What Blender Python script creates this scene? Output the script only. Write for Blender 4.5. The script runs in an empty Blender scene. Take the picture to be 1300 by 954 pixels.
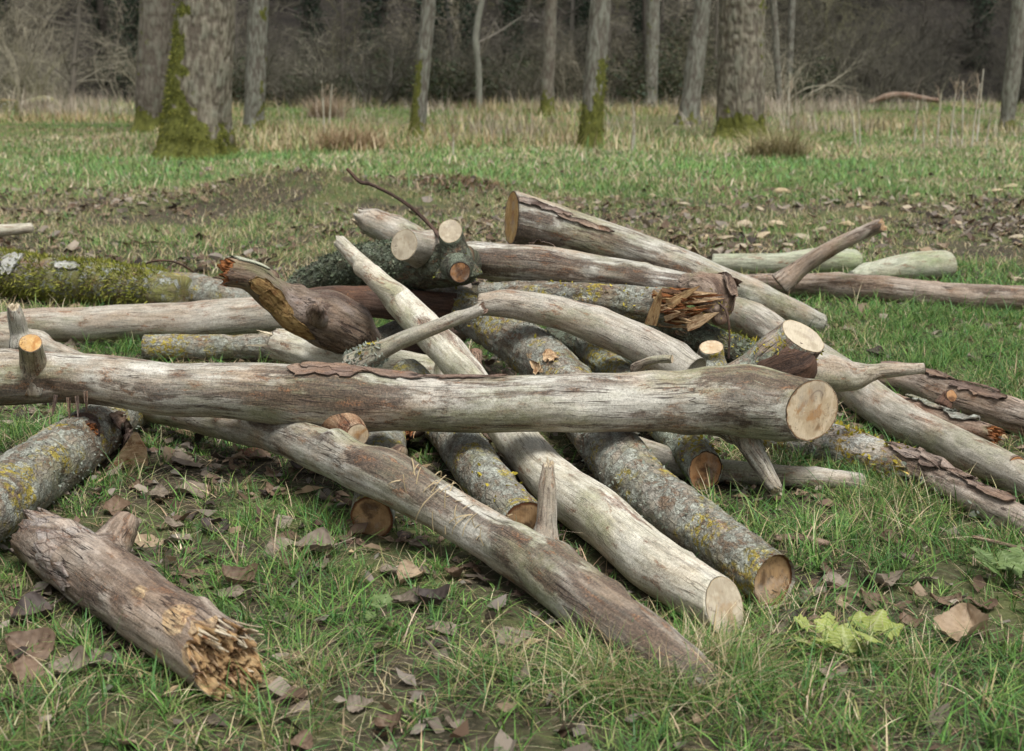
import bpy, math, random
import numpy as np
from mathutils import Vector

# ------------------------------------------------------------------ scene, camera, light
SC = bpy.context.scene
COL = SC.collection
R = math.radians
rng = random.Random(7)

F = 1786.0                      # focal length in photo pixels (photo 1300 wide)
CAMZ = 1.4
PITCH = math.atan((432 - 90) / F)

cam_d = bpy.data.cameras.new('camera')
cam = bpy.data.objects.new('camera', cam_d)
COL.objects.link(cam)
cam.location = (0, 0, CAMZ)
cam.rotation_euler = (math.pi / 2 - PITCH, 0, 0)
cam_d.sensor_width = 36
cam_d.lens = 36 * F / 1300
cam_d.shift_y = -(477 - 432) / 1300
cam_d.clip_start = 0.05
cam_d.clip_end = 2000
cam_d.dof.use_dof = True
cam_d.dof.focus_distance = 4.7
cam_d.dof.aperture_fstop = 5.0
SC.camera = cam

SUN_EL, SUN_AZ = R(68), R(150)      # overcast: broad soft sun, from behind the camera's right
w = bpy.data.worlds.new('World')
SC.world = w
w.use_nodes = True
nt = w.node_tree
nt.nodes.clear()
sky = nt.nodes.new('ShaderNodeTexSky')
sky.sky_type = 'NISHITA'
sky.sun_disc = False
sky.sun_elevation = SUN_EL
sky.sun_rotation = SUN_AZ
sky.dust_density = 4.0
sky.air_density = 1.0
hs = nt.nodes.new('ShaderNodeHueSaturation')
hs.inputs['Saturation'].default_value = 0.28
bg = nt.nodes.new('ShaderNodeBackground')
bg.inputs['Strength'].default_value = 0.068
wo = nt.nodes.new('ShaderNodeOutputWorld')
nt.links.new(sky.outputs[0], hs.inputs['Color'])
nt.links.new(hs.outputs[0], bg.inputs[0])
nt.links.new(bg.outputs[0], wo.inputs[0])

sun_d = bpy.data.lights.new('sun', 'SUN')
sun_d.energy = 1.5
sun_d.angle = R(24)
sun_d.color = (1.0, 0.995, 0.985)
sun = bpy.data.objects.new('sun', sun_d)
COL.objects.link(sun)
sd = Vector((math.sin(SUN_AZ) * math.cos(SUN_EL), math.cos(SUN_AZ) * math.cos(SUN_EL), math.sin(SUN_EL)))
sun.rotation_euler = (-sd).to_track_quat('-Z', 'Y').to_euler()
sun.location = (0, 0, 30)

SC.view_settings.view_transform = 'Standard'
SC.view_settings.look = 'None'
SC.view_settings.exposure = 1.30
SC.view_settings.gamma = 1.0
SC.render.engine = 'CYCLES'
SC.cycles.use_denoising = True
SC.cycles.max_bounces = 6
SC.cycles.diffuse_bounces = 3
SC.cycles.transparent_max_bounces = 4
SC.cycles.use_adaptive_sampling = True
SC.cycles.adaptive_threshold = 0.02

# ------------------------------------------------------------------ numpy noise
def _hash(ix, iy, iz, seed):
    h = (ix.astype(np.int64) * 374761393 + iy.astype(np.int64) * 668265263 + iz.astype(np.int64) * 2147483647 + seed * 974634777) & 0xffffffff
    h = ((h ^ (h >> 13)) * 1274126177) & 0xffffffff
    h = ((h ^ (h >> 16)) * 2246822519) & 0xffffffff
    return ((h ^ (h >> 15)) & 0xffff) / 32767.5 - 1.0

def vnoise(p, seed=0):
    p = np.asarray(p, dtype=np.float64)
    i = np.floor(p).astype(np.int64)
    f = p - i
    u = f * f * (3 - 2 * f)
    out = 0
    for dx in (0, 1):
        wx = u[..., 0] if dx else 1 - u[..., 0]
        for dy in (0, 1):
            wy = u[..., 1] if dy else 1 - u[..., 1]
            for dz in (0, 1):
                wz = u[..., 2] if dz else 1 - u[..., 2]
                out = out + wx * wy * wz * _hash(i[..., 0] + dx, i[..., 1] + dy, i[..., 2] + dz, seed)
    return out

def fbm(p, seed=0, oct=4, gain=0.5):
    p = np.asarray(p, dtype=np.float64)
    a, s, t = 1.0, 0.0, 0.0
    for k in range(oct):
        s = s + a * vnoise(p * (2.03 ** k) + 17.3 * k, seed + k)
        t += a
        a *= gain
    return s / t

def sstep(a, b, x):
    t = np.clip((x - a) / (b - a), 0, 1)
    return t * t * (3 - 2 * t)

# ------------------------------------------------------------------ ground height
def gz(x, y):
    x = np.asarray(x, dtype=np.float64)
    y = np.asarray(y, dtype=np.float64)
    q = np.stack([x, y, np.zeros_like(x)], -1)
    z = 0.02 * fbm(q * 1.6, 3, 3) * sstep(0, 6, np.abs(y - 1))
    z = z + 0.10 * fbm(q * 0.16, 5, 3) * sstep(10, 30, y)
    z = z + 0.33 * np.exp(-((x + 2.35) / 1.15) ** 2 - ((y - 15.6) / 1.0) ** 2)
    z = z + 0.16 * np.exp(-((x + 0.75) / 0.75) ** 2 - ((y - 16.4) / 0.6) ** 2)
    hill = np.clip(y - 60, 0, 75)
    z = z + hill * 0.34 * sstep(0, 12, hill) + 1.0 * fbm(q * 0.07, 9, 3) * sstep(58, 75, y)
    return z

# ------------------------------------------------------------------ pixel -> world
CF = Vector((0, math.cos(PITCH), -math.sin(PITCH)))
CU = Vector((0, math.sin(PITCH), math.cos(PITCH)))

def rayd(px, py):
    return CF + CU * (-(py - 432) / F) + Vector((1, 0, 0)) * ((px - 650) / F)

def PZ(px, py, z):
    """point at height z seen at photo pixel px, py; returns (point, metres per pixel)"""
    d = rayd(px, py)
    t = (z - CAMZ) / d.z
    return Vector((0, 0, CAMZ)) + d * t, t / F

def PD(px, py, D):
    """point at distance D along the ground (world y)"""
    d = rayd(px, py)
    t = D / d.y
    return Vector((0, 0, CAMZ)) + d * t, t / F

def PG(px, py):
    """point where the pixel's ray meets the ground"""
    z = 0.0
    for _ in range(12):
        p, m = PZ(px, py, z)
        z = float(gz(p.x, p.y))
    p, m = PZ(px, py, z)
    return p, m

# ------------------------------------------------------------------ mesh helpers
def np_mesh(name, V, quads=None, tris=None, attrs=None, smooth=True):
    me = bpy.data.meshes.new(name)
    V = np.asarray(V, dtype=np.float32).reshape(-1, 3)
    q = np.zeros((0, 4), np.int32) if quads is None else np.asarray(quads, np.int32).reshape(-1, 4)
    t = np.zeros((0, 3), np.int32) if tris is None else np.asarray(tris, np.int32).reshape(-1, 3)
    me.vertices.add(len(V))
    me.vertices.foreach_set('co', V.ravel())
    me.loops.add(q.size + t.size)
    me.loops.foreach_set('vertex_index', np.concatenate([q.ravel(), t.ravel()]))
    me.polygons.add(len(q) + len(t))
    st = np.concatenate([np.arange(len(q)) * 4, len(q) * 4 + np.arange(len(t)) * 3]).astype(np.int32)
    me.polygons.foreach_set('loop_start', st)
    me.polygons.foreach_set('use_smooth', np.full(len(q) + len(t), smooth, dtype=bool))
    me.update(calc_edges=True)
    me.validate()
    for k, (typ, arr) in (attrs or {}).items():
        a = me.attributes.new(k, typ, 'POINT')
        arr = np.asarray(arr, np.float32)
        a.data.foreach_set({'FLOAT': 'value', 'FLOAT_VECTOR': 'vector', 'FLOAT_COLOR': 'color'}[typ], arr.ravel())
    return me

def obj(name, me, mat=None, parent=None):
    o = bpy.data.objects.new(name, me)
    COL.objects.link(o)
    if mat is not None and len(me.materials) == 0:
        me.materials.append(mat)
    if parent is not None:
        o.parent = parent
        o.matrix_parent_inverse = parent.matrix_basis.inverted()
    return o

def tag(o, label=None, cat=None, group=None, kind=None):
    if label: o['label'] = label
    if cat: o['category'] = cat
    if group: o['group'] = group
    if kind: o['kind'] = kind
    return o

def grid_quads(nr, seg, base=0, closed=True):
    i = np.arange(nr - 1)[:, None]
    m = seg if closed else seg - 1
    j = np.arange(m)[None, :]
    j2 = (j + 1) % seg
    return (np.stack([i * seg + j, i * seg + j2, (i + 1) * seg + j2, (i + 1) * seg + j], -1) + base).reshape(-1, 4)

# ------------------------------------------------------------------ material helpers
class NB:
    def __init__(self, name):
        self.m = bpy.data.materials.new(name)
        self.m.use_nodes = True
        self.t = self.m.node_tree
        self.t.nodes.clear()
        self.out = self.n('ShaderNodeOutputMaterial')
        self.b = self.n('ShaderNodeBsdfPrincipled')
        self.l(self.b.outputs[0], self.out.inputs[0])
        self.b.inputs['Roughness'].default_value = 0.85
        self.b.inputs['Specular IOR Level'].default_value = 0.25
    def n(self, typ, **kw):
        x = self.t.nodes.new(typ)
        for k, v in kw.items():
            setattr(x, k, v)
        return x
    def l(self, a, b):
        self.t.links.new(a, b)
    def put(self, sock, v):
        if hasattr(v, 'is_output') or hasattr(v, 'links'):
            self.l(v, sock)
        elif isinstance(v, (tuple, list)) and len(v) == 3 and sock.type == 'RGBA':
            sock.default_value = (*v, 1)
        else:
            sock.default_value = v
    def attr(self, name, out='Vector'):
        return self.n('ShaderNodeAttribute', attribute_name=name).outputs[out]
    def mapv(self, v, scale):
        m = self.n('ShaderNodeMapping')
        self.l(v, m.inputs['Vector'])
        m.inputs['Scale'].default_value = scale
        return m.outputs[0]
    def noise(self, v, scale=1.0, detail=4, rough=0.55, dist=0.0):
        x = self.n('ShaderNodeTexNoise')
        self.l(v, x.inputs['Vector'])
        x.inputs['Scale'].default_value = scale
        x.inputs['Detail'].default_value = detail
        x.inputs['Roughness'].default_value = rough
        x.inputs['Distortion'].default_value = dist
        return x.outputs['Fac']
    def voro(self, v, scale=1.0, feature='F1', out='Distance'):
        x = self.n('ShaderNodeTexVoronoi', feature=feature)
        self.l(v, x.inputs['Vector'])
        x.inputs['Scale'].default_value = scale
        return x.outputs[out]
    def ramp(self, f, a, b, ca=0.0, cb=1.0):
        x = self.n('ShaderNodeMapRange', interpolation_type='SMOOTHSTEP')
        self.l(f, x.inputs['Value'])
        x.inputs['From Min'].default_value = a
        x.inputs['From Max'].default_value = b
        x.inputs['To Min'].default_value = ca
        x.inputs['To Max'].default_value = cb
        return x.outputs[0]
    def math(self, op, a, b=None):
        x = self.n('ShaderNodeMath', operation=op)
        self.put(x.inputs[0], a)
        if b is not None: self.put(x.inputs[1], b)
        return x.outputs[0]
    def mix(self, f, a, b, mode='MIX'):
        x = self.n('ShaderNodeMix', data_type='RGBA', blend_type=mode)
        self.put(x.inputs['Factor'], f)
        self.put(x.inputs['A'], a)
        self.put(x.inputs['B'], b)
        return x.outputs['Result']
    def bump(self, h, strength=0.5, dist=0.004, prev=None):
        x = self.n('ShaderNodeBump')
        self.l(h, x.inputs['Height'])
        x.inputs['Strength'].default_value = strength
        x.inputs['Distance'].default_value = dist
        if prev is not None: self.l(prev, x.inputs['Normal'])
        return x.outputs[0]
    def fin(self, col, normal=None, rough=None):
        self.put(self.b.inputs['Base Color'], col)
        if normal is not None: self.l(normal, self.b.inputs['Normal'])
        if rough is not None: self.put(self.b.inputs['Roughness'], rough)
        return self.m

def mat_log(name, c1, c2, dark=(0.09, 0.055, 0.04), dark_amt=0.25, green=(0.16, 0.17, 0.07), green_amt=0.2,
            lichen=(0.36, 0.40, 0.32), lichen_amt=0.0, yellow_amt=0.0, yellow=(0.42, 0.33, 0.04), crack_amt=0.5, streak=0.1,
            bump=0.5, fine=1.0, warm=(0.30, 0.19, 0.11), warm_amt=0.25, plates=0.0, pale=(0.56, 0.53, 0.47), pale_amt=0.2, patch=0.16, soft=0.07):
    b = NB(name)
    g = b.attr('gco')
    gs = b.mapv(g, (1, 1, streak))
    st = b.noise(gs, 70, 5, 0.65)                      # fine grain along the axis
    st2 = b.noise(gs, 22, 4, 0.6, 0.4)
    blot = b.noise(b.mapv(g, (1, 1, 0.45)), 9, 5, 0.6, 0.3)
    blot2 = b.noise(b.mapv(g, (1, 1, patch)), 11, 8, 0.70, 0.35)
    fine_n = b.noise(g, 150 * fine, 4, 0.7)
    med = b.noise(g, 38, 5, 0.65)
    col = b.mix(b.ramp(st, 0.32, 0.68), c1, c2)
    col = b.mix(b.ramp(blot, 0.40, 0.66, 0, min(1, warm_amt * 2)), col, warm)
    palef = b.math('MULTIPLY', b.ramp(b.noise(b.mapv(g, (1, 1, 0.5)), 6, 4, 0.6), 0.46, 0.68), b.ramp(st2, 0.3, 0.7, 0.4, 1))
    col = b.mix(b.math('MULTIPLY', palef, min(1, pale_amt * 2.4)), col, pale)
    if green_amt > 0:
        gn = b.noise(b.mapv(g, (1, 1, 0.4)), 5, 5, 0.62)
        gf = b.math('MULTIPLY', b.ramp(gn, 0.58 - green_amt * 0.3, 0.74 - green_amt * 0.2, 0, 0.8), b.ramp(med, 0.3, 0.6, 0.5, 1))
        col = b.mix(gf, col, green)
    dk = b.attr('dk', 'Fac')
    br = b.attr('br', 'Fac')
    dsum = b.math('ADD', b.math('ADD', blot2, b.math('MULTIPLY', dk, 0.30)), b.math('MULTIPLY', b.math('SUBTRACT', med, 0.5), 0.16))
    df = b.ramp(dsum, 0.66 - dark_amt * 0.32 - soft * .5, 0.66 - dark_amt * 0.32 + soft)
    df = b.math('MULTIPLY', df, b.ramp(b.math('ADD', b.math('MULTIPLY', st2, .6), b.math('MULTIPLY', st, .4)), 0.36, 0.54, 0.30, 1.0))
    bf = b.ramp(b.math('ADD', br, b.math('MULTIPLY', b.math('SUBTRACT', blot2, 0.5), 1.6)), 0.46, 0.54)
    bare_c = b.mix(b.ramp(st, 0.35, 0.65), (0.55, 0.41, 0.24), (0.41, 0.26, 0.125))
    col = b.mix(bf, col, bare_c)
    col = b.mix(b.math('MULTIPLY', df, 0.88), col, b.mix(b.ramp(fine_n, 0.35, 0.7), dark, (dark[0] * 2.3, dark[1] * 2.1, dark[2] * 1.8)))
    if plates > 0:
        pv = b.voro(b.mapv(g, (1, 1, 0.45)), 42, 'DISTANCE_TO_EDGE')
        pf = b.ramp(b.math('ADD', pv, b.math('MULTIPLY', b.math('SUBTRACT', med, 0.5), 0.25)), 0.0, 0.10)
        col = b.mix(b.math('MULTIPLY', b.math('SUBTRACT', 1.0, pf), plates), col, dark)
    if lichen_amt > 0:
        ln = b.noise(g, 17, 7, 0.74, 0.3)
        ln2 = b.noise(g, 62, 4, 0.7)
        lf = b.math('MULTIPLY', b.ramp(ln, 0.60 - lichen_amt * 0.28, 0.66 - lichen_amt * 0.24), b.ramp(ln2, 0.30, 0.48))
        col = b.mix(b.math('MULTIPLY', lf, 0.85), col, b.mix(b.ramp(fine_n, 0.3, 0.7), tuple(x * 0.7 for x in lichen), lichen))
    if yellow_amt > 0:
        yn = b.math('MULTIPLY', b.ramp(b.noise(g, 7.0, 3, 0.5), 0.62 - yellow_amt * 0.22, 0.70 - yellow_amt * 0.2), b.ramp(b.noise(g, 50, 5, 0.7), 0.47, 0.55))
        col = b.mix(b.math('MULTIPLY', yn, 0.9), col, b.mix(b.ramp(fine_n, 0.3, 0.7), tuple(x * 0.55 for x in yellow), yellow))
    cr = b.noise(b.mapv(g, (1, 1, streak * 0.5)), 45, 3, 0.5, 0.25)
    crf = b.ramp(b.math('ABSOLUTE', b.math('SUBTRACT', cr, 0.5)), 0.002, 0.022)
    crm = b.ramp(b.noise(b.mapv(g, (1, 1, 0.5)), 8, 2, 0.5), 0.45, 0.55)
    crk = b.math('MULTIPLY', b.math('SUBTRACT', 1.0, crf), b.math('MULTIPLY', crm, crack_amt))
    col = b.mix(crk, col, (0.05, 0.035, 0.028))
    s2 = b.noise(b.mapv(g, (1, 1, .32)), 30, 7, .72, .3)
    sm = b.math('MULTIPLY', b.ramp(s2, .545, .62), b.ramp(b.math('ADD', blot, b.math('MULTIPLY', dk, .30)), .42, .58))
    col = b.mix(b.math('MULTIPLY', sm, .8), col, b.mix(b.ramp(fine_n, .35, .65), tuple(x * 1.5 for x in dark), (0.23, 0.115, 0.055)))
    # greyed weather film broken along the grain
    wf = b.math('MULTIPLY', b.ramp(b.noise(b.mapv(g, (1, 1, streak)), 38, 6, 0.75), 0.54, 0.66, 0, 0.55), b.ramp(blot, 0.35, 0.55))
    col = b.mix(wf, col, tuple(x * 0.45 for x in c1))
    # tiny dark specks
    sp = b.ramp(b.noise(g, 190, 3, 0.6), 0.60, 0.68, 0, 0.6)
    col = b.mix(sp, col, dark)
    col = b.mix(0.75, col, b.ramp(fine_n, .30, .68, .70, 1.25), 'MULTIPLY')
    col = b.mix(0.6, col, b.ramp(b.noise(b.mapv(g, (1, 1, .25)), 55, 5, .72), .32, .66, .74, 1.25), 'MULTIPLY')
    h = b.math('ADD', b.math('MULTIPLY', st, 0.8), b.math('MULTIPLY', fine_n, 0.6))
    h = b.math('SUBTRACT', h, b.math('MULTIPLY', crk, 1.2))
    h = b.math('ADD', h, b.math('MULTIPLY', df, 0.5))
    h = b.math('ADD', h, b.math('MULTIPLY', b.noise(b.mapv(g, (1, 1, .5)), 24, 5, .6), .9))
    if lichen_amt > 0:
        h = b.math('ADD', h, b.math('MULTIPLY', lf, 0.7))
    if plates > 0:
        h = b.math('ADD', h, b.math('MULTIPLY', pf, plates))
    return b.fin(col, b.bump(h, bump, 0.006), 0.82)

M = {}
M['smooth'] = mat_log('weathered_wood', (0.235, 0.218, 0.172), (0.44, 0.42, 0.358), dark=(0.052, 0.036, 0.027), dark_amt=0.38, green_amt=0.42, green=(0.20, 0.20, 0.105), crack_amt=0.85, warm=(0.30, 0.205, 0.125), warm_amt=0.30, pale=(0.57, 0.545, 0.475), pale_amt=0.34)
M['pale'] = mat_log('pale_weathered_wood', (0.37, 0.345, 0.26), (0.56, 0.53, 0.43), dark_amt=0.22, green_amt=0.30, green=(0.27, 0.27, 0.15), crack_amt=0.5, warm_amt=0.15, pale=(0.62, 0.59, 0.51), pale_amt=0.32, warm=(0.36, 0.26, 0.16))
M['grey'] = mat_log('grey_bark', (0.235, 0.215, 0.165), (0.41, 0.38, 0.315), dark_amt=0.22, green_amt=0.35, green=(0.2, 0.2, 0.12), crack_amt=0.6, warm_amt=0.2, pale_amt=0.22, pale=(0.46, 0.43, 0.37))
M['lichen'] = mat_log('lichen_bark', (0.19, 0.175, 0.135), (0.30, 0.285, 0.23), dark=(0.09, 0.065, 0.045), dark_amt=0.30, green_amt=0.35, green=(0.17, 0.185, 0.09), lichen=(0.38, 0.395, 0.33), lichen_amt=0.45, yellow_amt=0.42, crack_amt=0.5, streak=0.6, bump=0.9, plates=0.45, warm_amt=0.16, pale_amt=0.12)
M['yellow'] = mat_log('yellow_lichen_bark', (0.19, 0.165, 0.12), (0.30, 0.27, 0.21), dark_amt=0.22, green_amt=0.3, lichen_amt=0.62, yellow_amt=0.75, crack_amt=0.5, streak=0.6, bump=0.9, plates=0.4)
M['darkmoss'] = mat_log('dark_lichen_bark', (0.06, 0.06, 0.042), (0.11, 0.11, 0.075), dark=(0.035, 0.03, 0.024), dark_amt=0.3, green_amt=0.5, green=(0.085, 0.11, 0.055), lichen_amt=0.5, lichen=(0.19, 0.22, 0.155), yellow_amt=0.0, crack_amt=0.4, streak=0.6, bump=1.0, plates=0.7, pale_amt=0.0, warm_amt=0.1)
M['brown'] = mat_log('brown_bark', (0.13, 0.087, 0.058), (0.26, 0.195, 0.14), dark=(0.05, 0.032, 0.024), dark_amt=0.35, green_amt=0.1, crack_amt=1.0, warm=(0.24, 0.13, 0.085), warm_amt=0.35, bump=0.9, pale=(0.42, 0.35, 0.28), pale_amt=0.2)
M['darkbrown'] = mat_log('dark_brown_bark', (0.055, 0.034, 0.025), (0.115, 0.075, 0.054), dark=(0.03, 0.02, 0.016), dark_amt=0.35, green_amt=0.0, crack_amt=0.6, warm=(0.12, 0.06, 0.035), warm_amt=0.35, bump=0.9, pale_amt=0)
M['gnarl'] = mat_log('gnarled_bark', (0.115, 0.082, 0.056), (0.215, 0.168, 0.125), dark=(0.045, 0.03, 0.024), dark_amt=0.4, green_amt=0.1, crack_amt=1.0, bump=1.0, pale=(0.34, 0.30, 0.28), pale_amt=0.2)
M['mossy'] = mat_log('mossy_bark', (0.14, 0.12, 0.08), (0.24, 0.21, 0.15), dark_amt=0.25, green_amt=0.85, green=(0.17, 0.18, 0.035), lichen_amt=0.3, lichen=(0.42, 0.44, 0.40), crack_amt=0.5, streak=0.6, bump=1.0, plates=0.3, pale_amt=0.1)
M['tan'] = mat_log('tan_weathered_wood', (0.215, 0.165, 0.12), (0.36, 0.30, 0.24), dark=(0.060, 0.042, 0.032), dark_amt=0.42, green_amt=0.15, crack_amt=1.0, warm=(0.27, 0.18, 0.115), warm_amt=0.3, pale=(0.48, 0.44, 0.38), pale_amt=0.25, bump=.8)
M['greenwood'] = mat_log('green_weathered_wood', (0.25, 0.26, 0.18), (0.38, 0.385, 0.29), dark_amt=0.12, green_amt=0.4, green=(0.24, 0.28, 0.14), crack_amt=0.4, pale=(0.46, 0.46, 0.38), pale_amt=.2, warm_amt=.1)
M['rust'] = mat_log('rusty_bark', (0.22, 0.12, 0.065), (0.34, 0.23, 0.14), dark=(0.10, 0.04, 0.022), dark_amt=0.55, green_amt=0, crack_amt=.8, pale=(0.56, 0.48, 0.37), pale_amt=0.35, bump=1.0, patch=.6)
M['cream'] = mat_log('cream_lichen_bark', (0.32, 0.29, 0.23), (0.46, 0.43, 0.36), dark=(0.08, 0.055, 0.04), dark_amt=0.28, green_amt=0.1, lichen=(0.5, 0.5, 0.44), lichen_amt=0.4, yellow_amt=0.85, yellow=(0.45, 0.31, 0.04), crack_amt=0.6, streak=.6, bump=.9, plates=.3)
M['stubbark'] = mat_log('stub_bark', (0.20, 0.165, 0.13), (0.32, 0.275, 0.22), dark=(0.06, 0.04, 0.032), dark_amt=0.5, green_amt=0.25, lichen_amt=0.40, yellow_amt=0.45, crack_amt=0.8, bump=0.9)
M['bark_plate'] = mat_log('grey_bark_plate', (0.20, 0.165, 0.14), (0.34, 0.30, 0.265), dark_amt=0.35, green_amt=0.15, crack_amt=1.0, bump=1.0, plates=.5, pale=(0.44, 0.42, 0.38), pale_amt=0.3)
M['bark_flake'] = mat_log('loose_bark', (0.10, 0.065, 0.05), (0.2, 0.145, 0.115), dark=(0.04, 0.025, 0.02), dark_amt=0.3, green_amt=0.0, crack_amt=1.0, bump=0.9, pale_amt=0.1)

def mat_cut(name, c1, c2, stain, stain_amt, rim=(0.10, 0.06, 0.035), rim_w=0.05):
    b = NB(name)
    f = b.attr('fco')
    rad = b.attr('rad', 'Fac')
    n = b.noise(f, 12, 4, 0.6)
    sep = b.n('ShaderNodeVectorMath', operation='LENGTH')
    b.l(f, sep.inputs[0])
    dist = b.math('ADD', sep.outputs['Value'], b.math('MULTIPLY', n, 0.022))
    ring = b.math('SINE', b.math('MULTIPLY', dist, 760.0))
    col = b.mix(b.ramp(ring, -1, 1, 0, 0.8), tuple(x * .8 for x in c1), c2)
    col = b.mix(b.ramp(b.noise(f, 22, 5, 0.65), 0.4, 0.7, 0, 0.5), col, c2)
    sf = b.ramp(b.math('ADD', b.noise(f, 14, 4, 0.62, 0.5), b.math('MULTIPLY', rad, -0.16)), 0.55 - stain_amt * 0.3, 0.66 - stain_amt * 0.22)
    col = b.mix(b.math('MULTIPLY', sf, 0.8), col, stain)
    # saw marks and radial checks
    sw = b.noise(b.mapv(f, (1, 14, 1)), 22, 3, 0.6)
    col = b.mix(b.ramp(sw, 0.35, 0.7, 0, 0.3), col, tuple(x * 0.55 for x in c1))
    ck = b.math('ABSOLUTE', b.math('SUBTRACT', b.noise(f, 30, 3, 0.5, 0.8), 0.5))
    ckf = b.math('MULTIPLY', b.ramp(ck, 0.012, 0.0), b.ramp(b.noise(f, 16, 1, 0.5), 0.52, 0.6))
    col = b.mix(ckf, col, tuple(x * 0.3 for x in stain))
    nv = b.n('ShaderNodeVectorMath', operation='NORMALIZE')
    b.l(f, nv.inputs[0])
    rc = b.math('ABSOLUTE', b.math('SUBTRACT', b.noise(nv.outputs[0], 3.3, 3, .6), 0.5))
    rcm = b.math('MULTIPLY', b.ramp(rc, 0.016, 0.002), b.ramp(b.math('ADD', rad, b.math('MULTIPLY', b.noise(f, 9, 2, .5), .6)), .62, .9))
    col = b.mix(b.math('MULTIPLY', rcm, .8), col, tuple(x * 0.35 for x in stain))
    col = b.mix(b.ramp(b.noise(f, 8, 5, .7), .48, .68, 0, .55), col, (0.33, 0.285, 0.23))
    col = b.mix(b.ramp(b.noise(f, 60, 4, .75), .56, .72, 0, .5), col, (0.14, 0.10, 0.07))
    col = b.mix(b.ramp(b.math('ADD', rad, b.math('MULTIPLY', b.noise(f, 40, 4, .7), .12)), 1.045 - rim_w * 1.5, 1.055 - rim_w * 0.6), col, rim)
    h = b.math('ADD', b.math('MULTIPLY', sw, 0.8), b.math('MULTIPLY', ring, 0.08))
    return b.fin(col, b.bump(h, 0.5, 0.003), 0.8)

M['cut'] = mat_cut('fresh_cut_wood', (0.56, 0.42, 0.26), (0.64, 0.52, 0.36), (0.36, 0.18, 0.06), 0.35, (0.22, 0.14, 0.08), 0.025)
M['cut_pale'] = mat_cut('pale_cut_wood', (0.42, 0.35, 0.245), (0.50, 0.435, 0.32), (0.32, 0.215, 0.115), 0.3, (0.34, 0.27, 0.17), 0.025)
M['cut_orange'] = mat_cut('orange_cut_wood', (0.50, 0.29, 0.10), (0.60, 0.40, 0.17), (0.33, 0.14, 0.035), 0.4, (0.2, 0.12, 0.07), 0.03)
M['cut_brown'] = mat_cut('brown_cut_wood', (0.34, 0.20, 0.09), (0.44, 0.28, 0.14), (0.045, 0.022, 0.012), 0.62, (0.10, 0.04, 0.015), 0.10)
M['cut_heart'] = mat_cut('dark_hearted_cut_wood', (0.33, 0.15, 0.055), (0.40, 0.22, 0.10), (0.03, 0.012, 0.008), 0.75, (0.035, 0.02, 0.014), 0.06)

def mat_torn(name, c1, c2, c3, sc=1.0):
    b = NB(name)
    g = b.attr('gco')
    s = b.noise(b.mapv(g, (1, 1, 0.12)), 90 * sc, 5, 0.7)
    l = b.noise(b.mapv(g, (1, 1, 0.6)), 22, 5, 0.65)
    col = b.mix(b.ramp(s, 0.3, 0.7), c1, c2)
    col = b.mix(b.ramp(l, 0.48, 0.66), col, c3)
    col = b.mix(b.ramp(b.noise(g, 30, 6, .75), .5, .66, 0, .75), col, tuple(x * .45 for x in c3))
    return b.fin(col, b.bump(b.math('ADD', s, b.math('MULTIPLY', l, 0.8)), 1.0, 0.012), 0.85)

M['torn_orange'] = mat_torn('torn_orange_wood', (0.52, 0.37, 0.19), (0.38, 0.22, 0.095), (0.22, 0.115, 0.05))
M['torn_red'] = mat_torn('rotten_red_wood', (0.34, 0.135, 0.04), (0.20, 0.07, 0.025), (0.09, 0.035, 0.016))
M['torn_brown'] = mat_torn('torn_brown_wood', (0.20, 0.11, 0.055), (0.12, 0.06, 0.03), (0.06, 0.03, 0.016))
M['torn_tan'] = mat_torn('torn_tan_wood', (0.62, 0.46, 0.28), (0.42, 0.26, 0.13), (0.26, 0.12, 0.05))
M['torn_pale'] = mat_torn('torn_pale_wood', (0.70, 0.62, 0.46), (0.58, 0.48, 0.32), (0.42, 0.30, 0.17))
M['torn_yellow'] = mat_torn('torn_yellow_wood', (0.36, 0.245, 0.10), (0.24, 0.14, 0.05), (0.15, 0.07, 0.024))

def mat_color_attr(name, trans=0.0, rough=0.7, noise_scale=0, var=0.3):
    b = NB(name)
    c = b.attr('col', 'Color')
    if noise_scale:
        tc = b.n('ShaderNodeTexCoord').outputs['Object']
        n = b.noise(tc, noise_scale, 4, 0.6)
        c = b.mix(b.ramp(n, 0.3, 0.7, 0, var), c, b.mix(1.0, c, (0.3, 0.3, 0.3), 'MULTIPLY'))
    b.fin(c, None, rough)
    if trans > 0:
        tr = b.n('ShaderNodeBsdfTranslucent')
        b.l(c, tr.inputs[0])
        mx = b.n('ShaderNodeMixShader')
        mx.inputs[0].default_value = trans
        b.l(b.b.outputs[0], mx.inputs[1])
        b.l(tr.outputs[0], mx.inputs[2])
        b.l(mx.outputs[0], b.out.inputs[0])
    return b.m

M['blade'] = mat_color_attr('grass_blade', 0.24, 0.55)
M['foliage'] = mat_color_attr('foliage', 0.2, 0.6)
M['twig'] = mat_color_attr('bare_twig', 0, 0.85)
M['moss'] = mat_color_attr('moss', 0.15, 0.9)

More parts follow.
